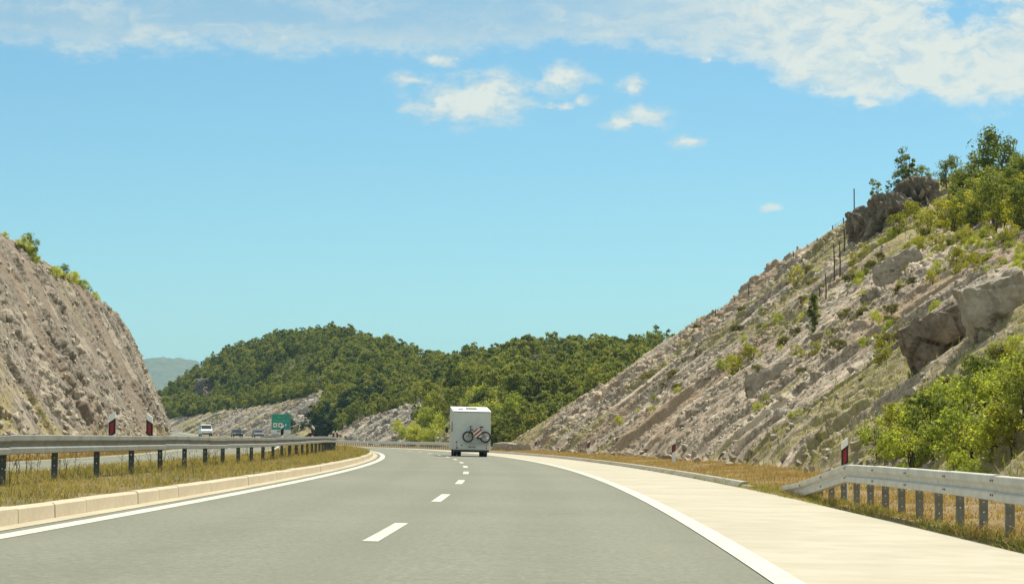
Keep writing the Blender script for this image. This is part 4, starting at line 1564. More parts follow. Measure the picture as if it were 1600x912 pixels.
def build_weeds():
    """tall flowering stalks under the median rail"""
    r = np.random.default_rng(906)
    mb_v, mb_f, fl_v, fl_f = [], [], [], []
    n = 420
    stalk = MB()
    flower = MB()
    for i in range(n):
        s = 22 + 110 * r.random() ** 1.6
        u = r.uniform(-10.0, -5.6)
        if fbm(np.array([s / 3.0]), np.array([u / 2.0]), 2, 33)[0] < 0.47:
            continue
        x, y = W(s, u)
        x, y = float(x), float(y)
        z = float(zroad(s, u))
        h = r.uniform(0.25, 0.62)
        lx, ly = r.normal(0, 0.08, 2)
        top = Vector((x + lx, y + ly, z + h))
        stalk.tube([(x, y, z - 0.02), (x + lx * 0.3, y + ly * 0.3, z + h * 0.6), top], [0.006, 0.005, 0.003], 3, caps=False)
        for k in range(int(r.integers(2, 5))):
            b = Vector((x + lx * 0.6, y + ly * 0.6, z + h * r.uniform(0.45, 0.8)))
            e = b + Vector((r.normal(0, 0.07), r.normal(0, 0.07), r.uniform(0.05, 0.14)))
            stalk.tube([b, e], [0.004, 0.002], 3, caps=False)
            if r.random() < 0.45:
                c = e
                q = 0.014
                flower.add([c + Vector((q, 0, 0)), c + Vector((-q, 0, 0)), c + Vector((0, q, 0)), c + Vector((0, -q, 0)), c + Vector((0, 0, q)), c + Vector((0, 0, -q))],
                           [(0, 2, 4), (2, 1, 4), (1, 3, 4), (3, 0, 4), (2, 0, 5), (1, 2, 5), (3, 1, 5), (0, 3, 5)])
    o = stalk.build('weeds', M['stalk'])
    o['kind'] = 'stuff'
    o['label'] = 'thin tall weed stalks standing under the median guardrail'
    o['category'] = 'weeds'
    f = flower.build('flower_heads', M['flower'], o)
    f['kind'] = 'stuff'


build_weeds()

# ---------------------------------------------------------------- guardrails
W_PROF = [(0.0, 0.156), (0.072, 0.153), (0.083, 0.143), (0.085, 0.066), (0.070, 0.050), (0.032, 0.018), (0.030, -0.036), (0.070, -0.050), (0.085, -0.064),
          (0.083, -0.143), (0.072, -0.153), (0.0, -0.156)]


def wbeam(name, length, double=False, mat=None):
    """corrugated rail along local x, its face to local -y"""
    co, fc = [], []
    sides = [1] if not double else [1, -1]
    for sd in sides:
        prof = [(-(a + (0.06 if double else 0.0)) * sd, b) for a, b in W_PROF]
        o = len(co)
        n = len(prof)
        back = [(p[0] + 0.006 * sd, p[1]) for p in prof]
        for x in (-length / 2, length / 2):
            co += [(x, p[0], p[1]) for p in prof] + [(x, p[0], p[1]) for p in back]
        for i in range(n - 1):
            a = o + i
            b = o + 2 * n + i
            fc += [(a, b, b + 1, a + 1), (a + n, a + n + 1, b + n + 1, b + n)]
        fc += [(o, o + n, o + 3 * n, o + 2 * n), (o + n - 1, o + 3 * n - 1, o + 4 * n - 1, o + 2 * n - 1)[::-1]]
    mb = MB()
    mb.add(co, fc)
    return mb.mesh(name, mat or M['galv'])


def post_mesh(name, h, w, mat, holes=True):
    """channel post with punched holes; its web looks to local -y"""
    mb = MB()
    zs = sorted([-0.4, h])
    hz = [h * 0.18, h * 0.36, h * 0.54] if holes else []
    d = 0.009
    lv = [-0.4]
    for z in hz:
        lv += [z - d, z + d]
    lv.append(h)
    xs = [-w / 2, -d, d, w / 2]
    for k in range(len(lv) - 1):
        hole = holes and k % 2 == 1
        for j in range(3):
            if hole and j == 1:
                continue
            mb.add([(xs[j], 0, lv[k]), (xs[j + 1], 0, lv[k]), (xs[j + 1], 0, lv[k + 1]), (xs[j], 0, lv[k + 1])], [(0, 1, 2, 3)])
    t = 0.055
    for sx in (-1, 1):
        mb.box(sx * w / 2 - 0.003, sx * w / 2 + 0.003, 0.0, t, -0.4, h)
    me = mb.mesh(name, mat)
    return me


def guardrail(name, label, s_from, s_to, u, zrail, zground, step, face, post_w, mat_post, double, beam_len, ramp=None, holes=True, bolts_to=0):
    """face=+1: the corrugated face looks to the left of travel (towards smaller u); -1 to the right"""
    x0, y0 = W(s_from, u)
    root = empty(name, (float(x0), float(y0), float(zground(s_from, u))))
    tag(root, label, 'guardrail')
    inv = Matrix.Translation(root.location).inverted()
    bm_ = wbeam('beam', beam_len + 0.02, double, M['galv_old'] if double else M['galv'])
    pm = {}
    bolt = MB().disc((0, -0.088, 0), 0.012, 0.014, 'y', 8).mesh('bolt', M['bolt'])
    spm = MB().box(-0.05, 0.05, -0.02, 0.09, -0.06, 0.06).mesh('spacer', M['galv_post'])
    r = np.random.default_rng(int(abs(u) * 100))
    dz = lambda s: 0.0 if ramp is None else ramp(s)
    s = s_from
    i = 0
    while s < s_to:
        e = s + beam_len
        (xa, ya), (xb, yb) = W(s, u), W(e, u)
        wv = 0.012 * math.sin(i * 1.7) + r.normal(0, 0.006)
        za = float(zrail(s)) + dz(s)
        zb_ = float(zrail(e)) + dz(e)
        a = Vector((float(xa), float(ya), za))
        b = Vector((float(xb), float(yb), zb_))
        mid = (a + b) / 2
        xax = (b - a).normalized()
        if face > 0:
            xax = -xax                                   # local -y then looks left of travel
        yax = Vector((0, 0, 1)).cross(xax).normalized()
        zax = xax.cross(yax)
        Mx = Matrix((xax, yax, zax)).transposed().to_4x4()
        o = bpy.data.objects.new('beam', bm_)
        link(o, root)
        o.matrix_local = inv @ Matrix.Translation(mid + Vector((0, 0, wv * 0.6))) @ Mx
        if s < bolts_to:
            for zz in (0.087, -0.087):
                for xx in (-0.06, 0.06):
                    q = bpy.data.objects.new('bolt', bolt)
                    link(q, o)
                    q.location = (beam_len / 2 - 0.12 + xx, 0.0, zz)
        s = e
        i += 1
    s = s_from + 0.02
    while s < s_to - 0.2:
        x, y = W(s, u)
        zg = float(zground(s, u))
        top = float(zrail(s)) + dz(s) + 0.12
        h = round(max(0.12, top - zg), 2)
        if h > 0.2:
            if h not in pm:
                pm[h] = post_mesh('post', h, post_w, mat_post, holes and h > 0.4)
            o = bpy.data.objects.new('post', pm[h])
            link(o, root)
            off = 0.0 if double else 0.11
            sg = 1 if face > 0 else -1
            x, y = W(s, u + off * sg)
            rz = heading_angle(s) + (math.pi if face > 0 else 0)
            # the web is set across the line of travel, as driven posts are
            o.matrix_local = inv @ Matrix.Translation((float(x), float(y), zg)) @ Matrix.Rotation(r.normal(0, 0.012), 4, 'X') @ Matrix.Rotation(rz + math.pi / 2 * (1 if face > 0 else -1) + r.normal(0, 0.05), 4, 'Z')
            if not double and s < bolts_to:
                q = bpy.data.objects.new('spacer', spm)
                link(q, root)
                xs_, ys_ = W(s, u + 0.04 * sg)
                q.matrix_local = inv @ Matrix.Translation((float(xs_), float(ys_), top - 0.12)) @ Matrix.Rotation(rz, 4, 'Z')
        s += step
    return root


def heading_angle(s):
    return math.atan2(1.0, float(slope_cl(s)))


# median: one rail, corrugated on both faces; posts every four metres
rail_med = guardrail('guardrail', 'long double sided steel guardrail on dark posts in the grass median', 20.4, 330, -6.72,
                     lambda s: float(zroad(s, -6.72)) + 0.655 - 0.03 * math.sin(max(0, s - 50) / 14.0) * (1 if 50 < s < 130 else 0), zroad, 4.0, -1, 0.10, M['galv_dark'], True, 4.0, None, True, 90)
z_vr = lambda s, u: z_verge(s, u)


def ramp_r(s):
    return -0.60 * max(0.0, min(1.0, (s - 40.5) / 9.0)) ** 1.0


rail_r = guardrail('guardrail', 'pale steel guardrail with a sloping end beside the emergency lane on the right', 14.45, 49.6, 7.25,
                   lambda s: 0.49, z_vr, 1.64, 1, 0.10, M['galv_post'], False, 3.28, ramp_r, True, 60)
rail_f = guardrail('guardrail', 'distant steel guardrail on the outer side of the bend, left of the motorhome', 212, 420, 7.25,
                   lambda s: float(climb(s)) + 0.50, z_vr, 2.0, 1, 0.10, M['galv_post'], False, 4.0, None, False, 0)


# ---------------------------------------------------------------- delineator posts
def delineator(x, y, z, h, lab, rz=0.0, flip=False, w=0.12, group=None, plate=True, foot=-0.1):
    o = empty('delineator', (x, y, z), rz)
    tag(o, lab, 'delineator', group)
    d = 0.05
    sl = 0.10 if not flip else -0.10
    zt = h - 0.02

    def body(z0l, z0r, z1l, z1r, mat, nm, grow=0.0):
        mb = MB()
        a, b = w / 2 + grow, d / 2 + grow
        vs = [(-a, -b, z0l), (a, -b, z0r), (a, b, z0r), (-a, b, z0l), (-a, -b, z1l), (a, -b, z1r), (a, b, z1r), (-a, b, z1l)]
        mb.add(vs, [(0, 3, 2, 1), (4, 5, 6, 7), (0, 1, 5, 4), (1, 2, 6, 5), (2, 3, 7, 6), (3, 0, 4, 7)])
        return mb.build(nm, mat, o, bevel=0.008)
    zl, zr_ = (zt - max(0, sl), zt - max(0, -sl))
    body(foot, foot, zl, zr_, M['white_pl'], 'post')
    bt = 0.14
    bl = 0.34
    body(zl - bt - bl, zr_ - bt - bl, zl - bt, zr_ - bt, M['black_pl'], 'black_band', 0.003)
    if plate:
        mb = MB()
        a = w * 0.27
        y_ = -d / 2 - 0.006
        f0, f1 = 0.5 - 0.27, 0.5 + 0.27
        lo = [zl - bt - bl + (zr_ - zl) * f + 0.05 for f in (f0, f1)]
        hi = [zl - bt + (zr_ - zl) * f - 0.05 for f in (f0, f1)]
        mb.add([(-a, y_, lo[0]), (a, y_, lo[1]), (a, y_, hi[1]), (-a, y_, hi[0]), (-a, y_ + 0.006, lo[0]), (a, y_ + 0.006, lo[1]), (a, y_ + 0.006, hi[1]), (-a, y_ + 0.006, hi[0])],
               [(0, 1, 2, 3), (7, 6, 5, 4), (0, 4, 5, 1), (1, 5, 6, 2), (2, 6, 7, 3), (3, 7, 4, 0)])
        mb.build('reflector', M['red_refl'], o)
    return o


def build_delineators():
    for s, u, h, lab in [(43.2, 7.50, 1.21, 'white delineator with red reflector standing at the bend of the right guardrail'),
                         (103, 9.5, 1.06, 'white delineator on the right verge, nearest one beyond the guardrail end'),
                         (148, 9.6, 1.05, 'white delineator on the right verge, second beyond the guardrail end'),
                         (191, 10.3, 1.0, 'small white delineator on the right verge beside the low pale boulder')]:
        x, y = W(s, u)
        delineator(float(x), float(y), float(z_verge(s, u)), h, lab, 0.0, False, 0.12 if s < 60 else 0.16)
    # pairs on the median rail
    for (px, s, top, flip, lab) in [(175.5, 50.0, 641, False, 'leftmost delineator of the near pair above the median guardrail'),
                                    (234, 52.5, 643.5, True, 'right delineator of the near pair above the median guardrail'),
                                    (441, 112, 662, False, 'dark faced delineator beside the green sign above the median guardrail'),
                                    (489.5, 112, 663, True, 'red faced delineator right of the green sign above the median guardrail'),
                                    (521, 168, 671.5, False, 'left one of the far small delineator pair above the median rail'),
                                    (527, 172, 671.5, True, 'right one of the far small delineator pair above the median rail')]:
        d = ray(px, top)
        k = s / d.y
        x = d.x * k
        ss, u = to_su(x, s)
        zg = float(zroad(ss, u))
        delineator(x, s, zg, CAM_H + d.z * k - zg, lab, 0.0, flip, 0.14, plate=px != 441, foot=0.62)
    for px, s, lab in [(607, 300, 'tiny brownish delineator behind the distant guardrail, farther from the motorhome'),
                       (671, 243, 'tiny white delineator behind the distant guardrail, next to the motorhome')]:
        x, y = W(s, 7.7)
        delineator(float(x), float(y), float(z_verge(s, 7.7)), 1.15, lab)
    for px, s in [(296, 330), (302, 345)]:
        pass


build_delineators()


# ---------------------------------------------------------------- motorhome with bicycle
def pmat(name, col, rough=0.4, spec=0.4, metal=0.0):
    return plain(name, col, rough, metal, 0.05, 2.0, 0, spec)


M['van_white'] = pmat('motorhome_shell', (0.555, 0.600, 0.575), 0.35)
M['van_roof'] = pmat('motorhome_roof', (0.78, 0.78, 0.75), 0.5)
M['rubber'] = pmat('tyre_rubber', (0.018, 0.018, 0.018), 0.85)
M['dark_trim'] = pmat('dark_trim', (0.035, 0.038, 0.038), 0.6)
M['tail_red'] = pmat('tail_light_red', (0.42, 0.02, 0.02), 0.25)
M['glass'] = pmat('dark_glass', (0.02, 0.025, 0.028), 0.08, 0.8)
M['steel'] = pmat('dull_steel', (0.32, 0.32, 0.31), 0.45, 0.4, 0.6)
M['plate'] = pmat('plate_white', (0.55, 0.57, 0.56), 0.5)
M['sky_light'] = pmat('skylight_plastic', (0.16, 0.16, 0.15), 0.4)
M['board_red'] = pmat('board_red', (0.24, 0.045, 0.04), 0.5)
M['board_white'] = pmat('board_white', (0.72, 0.68, 0.63), 0.5)


def build_motorhome():
    s, u = 141.0, 1.70
    x, y = W(s, u)
    zg = float(zroad(s, u))
    yaw = math.atan2(float(slope_cl(s)), 1.0)
    o = empty('motorhome', (float(x), float(y), zg), -yaw)
    o.rotation_euler.y = 0.02
    tag(o, 'white motorhome seen from behind driving in the right lane with a bicycle on its back', 'motorhome')
    w = 1.14
    Lc = 6.3
    # body: long box with a rounded rear, the roof climbing to the cab
    mb = MB()
    prof = [(0.0, 0.42), (0.0, 2.66), (0.05, 2.72), (Lc - 1.2, 3.04), (Lc - 0.3, 2.98), (Lc, 2.55), (Lc - 0.1, 2.0), (Lc - 0.7, 1.9), (Lc + 0.15, 1.2), (Lc + 0.5, 1.0), (Lc + 0.5, 0.42)]
    mb.prism(prof, -w, w)
    body = mb.build('body', M['van_white'], o, bevel=0.04)
    # roof skin, slightly wider, with a gutter rim at the back
    mb = MB()
    mb.prism([(-0.02, 2.725), (-0.02, 2.765), (Lc - 1.3, 3.10), (Lc - 1.3, 3.055)], -w - 0.03, w + 0.03)
    roof = mb.build('roof', M['van_roof'], o, bevel=0.012)

    def roof_z(yy):
        return 2.765 + (3.10 - 2.765) * (yy + 0.02) / (Lc - 1.28)
    for x0, x1, y0, y1, hh in [(-0.30, 0.38, 2.0, 2.7, 0.07), (-0.78, -0.48, 1.5, 1.8, 0.05)]:
        mb = MB()
        mb.prism([(y0, roof_z(y0) - 0.01), (y0, roof_z(y0) + hh), (y1, roof_z(y1) + hh), (y1, roof_z(y1) - 0.01)], x0, x1)
        mb.build('skylight', M['sky_light'], roof, bevel=0.01)
    # rear wall details
    MB().box(-w - 0.012, -w + 0.05, -0.02, 0.06, 0.46, 2.70).build('corner_trim', M['van_white'], o, bevel=0.015)
    MB().box(w - 0.05, w + 0.012, -0.02, 0.06, 0.46, 2.70).build('corner_trim', M['van_white'], o, bevel=0.015)
    bump = MB().box(-w + 0.02, w - 0.02, -0.13, 0.02, 0.40, 0.80).build('bumper', M['van_white'], o, bevel=0.04)
    MB().box(-w + 0.06, w - 0.06, -0.08, 0.5, 0.27, 0.40).build('underbody', M['dark_trim'], o, bevel=0.03)
    for xx, zz, rr in [(-0.92, 0.87, 0.055), (-0.92, 0.70, 0.035), (-0.90, 0.53, 0.06), (0.90, 0.68, 0.03), (0.90, 0.53, 0.045)]:
        MB().disc((xx, -0.135 if zz < 0.79 else -0.01, zz), rr, 0.03, 'y', 14).build('tail_light', M['tail_red'] if rr > 0.04 else M['dark_trim'], o)
    MB().box(0.80, 0.99, -0.03, 0.01, 0.81, 0.92).build('tail_light', M['tail_red'], o, bevel=0.01)
    MB().disc((-0.6, -0.135, 0.68), 0.045, 0.02, 'y', 12).build('cap', M['dark_trim'], o)
    pl = MB().box(-0.24, 0.28, -0.15, -0.13, 0.52, 0.66).build('license_plate', M['plate'], o, bevel=0.005)
    mb = MB()
    rr = np.random.default_rng(4)
    xx = -0.19
    while xx < 0.24:                                     # characters too blurred to read in the photograph
        mb.box(xx, xx + 0.03, -0.153, -0.15, 0.552, 0.552 + 0.076)
        xx += 0.05 + (0.04 if rr.random() < 0.2 else 0)
    mb.build('plate_marks', M['dark_trim'], pl)
    # wheels
    wh = MB().disc((0, 0, 0), 0.335, 0.22, 'x', 28).mesh('tyre', M['rubber'])
    rim = MB().disc((0, 0, 0), 0.19, 0.235, 'x', 16).mesh('rim', M['steel'])
    for xx, yy in [(-0.93, 1.75), (0.93, 1.75), (0.68, 1.78), (-0.68, 1.78), (-0.90, 5.6), (0.90, 5.6)]:
        t = link(bpy.data.objects.new('wheel', wh), o)
        t.location = (xx, yy, 0.335)
        q = link(bpy.data.objects.new('rim', rim), t)
    # mudflaps hang in front of the rear wheels as seen from behind
    for xx in (-0.93, 0.93):
        MB().box(xx - 0.11, xx + 0.11, 1.30, 1.32, 0.12, 0.42).build('mudflap', M['dark_trim'], o)
    # side windows and mirrors
    for sx in (-1, 1):
        MB().box(sx * w - 0.012, sx * w + 0.012, 1.2, 2.4, 1.5, 2.1).build('side_window', M['glass'], o, bevel=0.01)
        MB().box(sx * (w + 0.17) - 0.09, sx * (w + 0.17) + 0.09, Lc - 0.2, Lc - 0.08, 1.45, 1.80).build('mirror', M['dark_trim'], o, bevel=0.02)
    # rails that carry the bicycle
    rk = MB()
    rk.tube([(-0.05, -0.02, 1.70), (-0.05, -0.22, 1.70), (-0.05, -0.25, 0.88), (-0.05, -0.02, 0.98)], 0.016, 6)
    rk.tube([(0.58, -0.02, 1.70), (0.58, -0.22, 1.70), (0.58, -0.25, 0.88), (0.58, -0.02, 0.98)], 0.016, 6)
    rk.box(-0.50, 1.10, -0.36, -0.24, 0.83, 0.86)
    rk.build('bicycle_rack', M['steel'], o)

    Mo = Matrix.Translation(o.location) @ o.rotation_euler.to_matrix().to_4x4()
    # bicycle: front wheel left, saddle right
    b = empty('bicycle')
    b.matrix_world = Mo @ Matrix.Translation((0.29, -0.31, 0.86))
    tag(b, 'black bicycle carried sideways on the back of the motorhome', 'bicycle')
    rt, rd = 0.345, 0.042
    for xx in (-0.53, 0.53):
        wl = empty('wheel')
        wl.parent = b
        wl.location = (xx, 0, rt)
        MB().torus((0, 0, 0), rt - rd, rd, 'y', 30, 6).build('tyre', M['rubber'], wl, True)
        MB().torus((0, 0, 0), rt - 0.095, 0.016, 'y', 30, 5).build('rim', M['steel'], wl, True)
        sp = MB()
        for k in range(16):
            a = 2 * math.pi * k / 16
            sp.tube([(0, 0, 0), (0.27 * math.cos(a), 0, 0.27 * math.sin(a))], 0.005, 3, caps=False)
        sp.disc((0, 0, 0), 0.028, 0.07, 'y', 8)
        sp.build('spokes', M['steel'], wl)
    fr = MB()
    F, Rr, BB = Vector((-0.53, 0, rt)), Vector((0.53, 0, rt)), Vector((0.08, 0, 0.29))
    HT, HB, ST = Vector((-0.37, 0, 0.83)), Vector((-0.41, 0, 0.68)), Vector((0.22, 0, 0.78))
    for a, c, q in [(HB, BB, .030), (HT + (HB - HT) * .3, ST, .028), (BB, ST, .026), (BB, Rr, .018), (ST, Rr, .017), (HT, HB, .032)]:
        fr.tube([a, c], q, 7)
    fr.tube([HB, HB + Vector((-0.03, 0, -0.08)), F], [.030, .028, .020], 7)
    fr.build('frame', M['dark_trim'], b)
    sd = MB()
    sd.tube([ST, ST + Vector((0.05, 0, 0.14))], 0.024, 6)
    sd.add([(0.17, -.035, .92), (0.40, -.075, .925), (0.40, .075, .925), (0.17, .035, .92), (0.17, -.03, .985), (0.41, -.07, 1.0), (0.41, .07, 1.0), (0.17, .03, .985)],
           [(0, 3, 2, 1), (4, 5, 6, 7), (0, 1, 5, 4), (1, 2, 6, 5), (2, 3, 7, 6), (3, 0, 4, 7)])
    sd.build('saddle', M['rubber'], b, bevel=0.012)
    hb = MB()
    hb.tube([HT, HT + Vector((-0.02, 0, 0.10)), HT + Vector((-0.08, 0, 0.13))], 0.026, 6)
    hb.tube([HT + Vector((-0.08, -0.10, 0.13)), HT + Vector((-0.08, 0.10, 0.13))], 0.015, 6)
    hb.tube([HT + Vector((-0.08, -0.10, 0.13)), HT + Vector((0.07, -0.14, 0.16))], 0.030, 6)
    hb.tube([HT + Vector((-0.08, 0.10, 0.13)), HT + Vector((0.07, 0.12, 0.16))], 0.030, 6)
    hb.build('handlebar', M['dark_trim'], b)
    ck = MB().disc((0.08, -0.05, 0.29), 0.09, 0.012, 'y', 18)
    ck.tube([(0.08, -0.07, 0.29), (0.20, -0.07, 0.20)], 0.012, 6)
    ck.box(0.16, 0.25, -0.16, -0.07, 0.185, 0.215)
    ck.build('crankset', M['dark_trim'], b)
    # warning board, red and white stripes
    wb = empty('warning_board')
    wb.matrix_world = Mo @ Matrix.Translation((0.33, -0.43, 1.44)) @ Matrix.Rotation(R(4), 4, 'Y')
    tag(wb, 'square red and white striped warning board hung on the bicycle', 'warning board')
    hsz = 0.25
    MB().box(-hsz, hsz, 0.0, 0.012, -hsz, hsz).build('panel', M['board_white'], wb, bevel=0.004)
    for c in (-0.30, -0.02, 0.26, ):
        # a diagonal stripe |x - z - c| < t clipped to the square
        poly = []
        tw = 0.075
        sq = [(-hsz, -hsz), (hsz, -hsz), (hsz, hsz), (-hsz, hsz)]
        pts = sq
        for sgn, lim in ((1, c + tw), (-1, -(c - tw))):
            out = []
            for i in range(len(pts)):
                p, q = pts[i], pts[(i + 1) % len(pts)]
                fp = sgn * (p[0] - p[1]) - lim
                fq = sgn * (q[0] - q[1]) - lim
                if fp <= 0:
                    out.append(p)
                if fp * fq < 0:
                    tt = fp / (fp - fq)
                    out.append((p[0] + (q[0] - p[0]) * tt, p[1] + (q[1] - p[1]) * tt))
            pts = out
        n = len(pts)
        vs = [(p[0] * .98, -0.004, p[1] * .98) for p in pts] + [(p[0] * .98, 0.001, p[1] * .98) for p in pts]
        st = MB().add(vs, [tuple(range(n)), tuple(range(2 * n - 1, n - 1, -1))] + [(i, i + n, (i + 1) % n + n, (i + 1) % n) for i in range(n)])
        st.build('stripe', M['board_red'], wb)


build_motorhome()


# ---------------------------------------------------------------- cars far along the road
def car(name, loc, rz, label, cat, paint, L=4.4, w=0.9, h=1.45, van=False, front=True):
    """nose at local -y"""
    o = empty(name, loc, rz)
    tag(o, label, cat)
    if van:
        low = [(-L / 2, 0.30), (-L / 2 - 0.02, 0.55), (-L / 2 + 0.05, 0.95), (-L / 2 + 0.55, 1.12), (L / 2, 1.12), (L / 2, 0.30)]
        cab = [(-L / 2 + 0.5, 1.10), (-L / 2 + 1.15, h - 0.06), (-L / 2 + 1.5, h), (L / 2 - 0.15, h), (L / 2 - 0.02, 1.10)]
    else:
        low = [(-L / 2, 0.28), (-L / 2 - 0.02, 0.50), (-L / 2 + 0.1, 0.72), (-L / 2 + 1.2, 0.92), (L / 2 - 0.15, 0.95), (L / 2, 0.75), (L / 2, 0.28)]
        cab = [(-L / 2 + 1.1, 0.90), (-L / 2 + 1.85, h - 0.04), (-L / 2 + 2.3, h), (L / 2 - 0.9, h - 0.05), (L / 2 - 0.2, 0.93)]
    MB().prism(low, -w, w).build('body', paint, o, bevel=0.06)
    mb = MB()
    n = len(cab)
    vs = []
    for sx in (-1, 1):
        for (yy, zz) in cab:
            vs.append((sx * (w - 0.04 - 0.10 * (zz - cab[0][1])), yy, zz))
    mb.add(vs, [tuple(range(n)), tuple(range(2 * n - 1, n - 1, -1))] + [(i, i + n, (i + 1) % n + n, (i + 1) % n) for i in range(n)])
    cabo = mb.build('cabin', paint, o, bevel=0.05)

    def quad_on(i, j, x0, x1, f0, f1, nm, mat, push):
        (ya, za), (yb, zb_) = cab[i], cab[j]
        d = Vector((0, zb_ - za, -(yb - ya))).normalized() * push
        pts = []
        for f, k in ((f0, 1.0), (f1, 0.96)):
            for xx in (x0, x1):
                pts.append(Vector((xx * k, ya + (yb - ya) * f, za + (zb_ - za) * f)) + (-d if push > 0 else d))
        nn = Vector((0, 0, 0))
        mb2 = MB()
        back = [p + Vector((0, 0.02 if ya < 0 else -0.02, 0)) for p in pts]
        mb2.add(pts + back, [(0, 1, 3, 2), (4, 6, 7, 5), (0, 4, 5, 1), (1, 5, 7, 3), (3, 7, 6, 2), (2, 6, 4, 0)])
        return mb2.build(nm, mat, o)
    quad_on(0, 1, -w + 0.13, w - 0.13, 0.12, 0.92, 'windscreen', M['glass'], 0.012)
    quad_on(len(cab) - 1, len(cab) - 2, -w + 0.13, w - 0.13, 0.15, 0.85, 'rear_window', M['glass'], -0.012)
    for sx in (-1, 1):
        zz0, zz1 = cab[0][1] + 0.06, h - 0.12
        MB().box(sx * (w - 0.06) - 0.02, sx * (w - 0.06) + 0.02, cab[1][0] - 0.1, cab[-2][0] + 0.2, zz0, zz1).build('side_window', M['glass'], o)
        MB().box(sx * (w + 0.08) - 0.08, sx * (w + 0.08) + 0.08, cab[0][0] + 0.5, cab[0][0] + 0.58, zz0 - 0.02, zz0 + 0.14).build('mirror', paint, o, bevel=0.02)
        MB().box(sx * (w - 0.2) - 0.15, sx * (w - 0.2) + 0.15, -L / 2 - 0.04, -L / 2 + 0.06, 0.62, 0.80).build('headlight', M['board_white'], o, bevel=0.02)
        MB().box(sx * (w - 0.12) - 0.10, sx * (w - 0.12) + 0.10, L / 2 - 0.05, L / 2 + 0.02, 0.62, 0.86).build('tail_light', M['tail_red'], o, bevel=0.02)
        for yy in (-L / 2 + 0.8, L / 2 - 0.8):
            t = MB().disc((0, 0, 0), 0.31, 0.19, 'x', 20).build('wheel', M['rubber'], o)
            t.location = (sx * (w - 0.08), yy, 0.31)
            MB().disc((0, 0, 0), 0.17, 0.205, 'x', 12).build('rim', M['steel'], t)
    MB().box(-w + 0.12, w - 0.12, -L / 2 - 0.05, -L / 2 + 0.05, 0.30, 0.52).build('grille', M['dark_trim'], o, bevel=0.02)
    return o


M['car_white'] = pmat('white_paint', (0.78, 0.78, 0.76), 0.3)
M['car_grey'] = pmat('grey_paint', (0.16, 0.17, 0.18), 0.25)
M['car_black'] = pmat('black_paint', (0.03, 0.032, 0.035), 0.2)


def place_car(px, py, s, **kw):
    """stand it on the carriageway under the given direction"""
    d = ray(px, py)
    k = s / d.y
    x = d.x * k
    ss, u = to_su(x, s)
    z = float(zroad(ss, u))
    return (x, s, z), heading_angle(ss) - math.pi / 2


loc, rz = place_car(321, 680, 378)
car('van', loc, rz, 'white van coming towards us on the other carriageway, above the median rail', 'van', M['car_white'], 4.5, 0.93, 1.9, True)
loc, rz = place_car(370, 680, 428)
car('car', loc, rz, 'dark car seen low above the median rail, nearer the white van', 'car', M['car_black'], 4.3, 0.88, 1.45)
loc, rz = place_car(403, 680, 424)
car('car', loc, rz, 'grey car seen low above the median rail, nearer the green sign', 'car', M['car_grey'], 4.2, 0.88, 1.48)


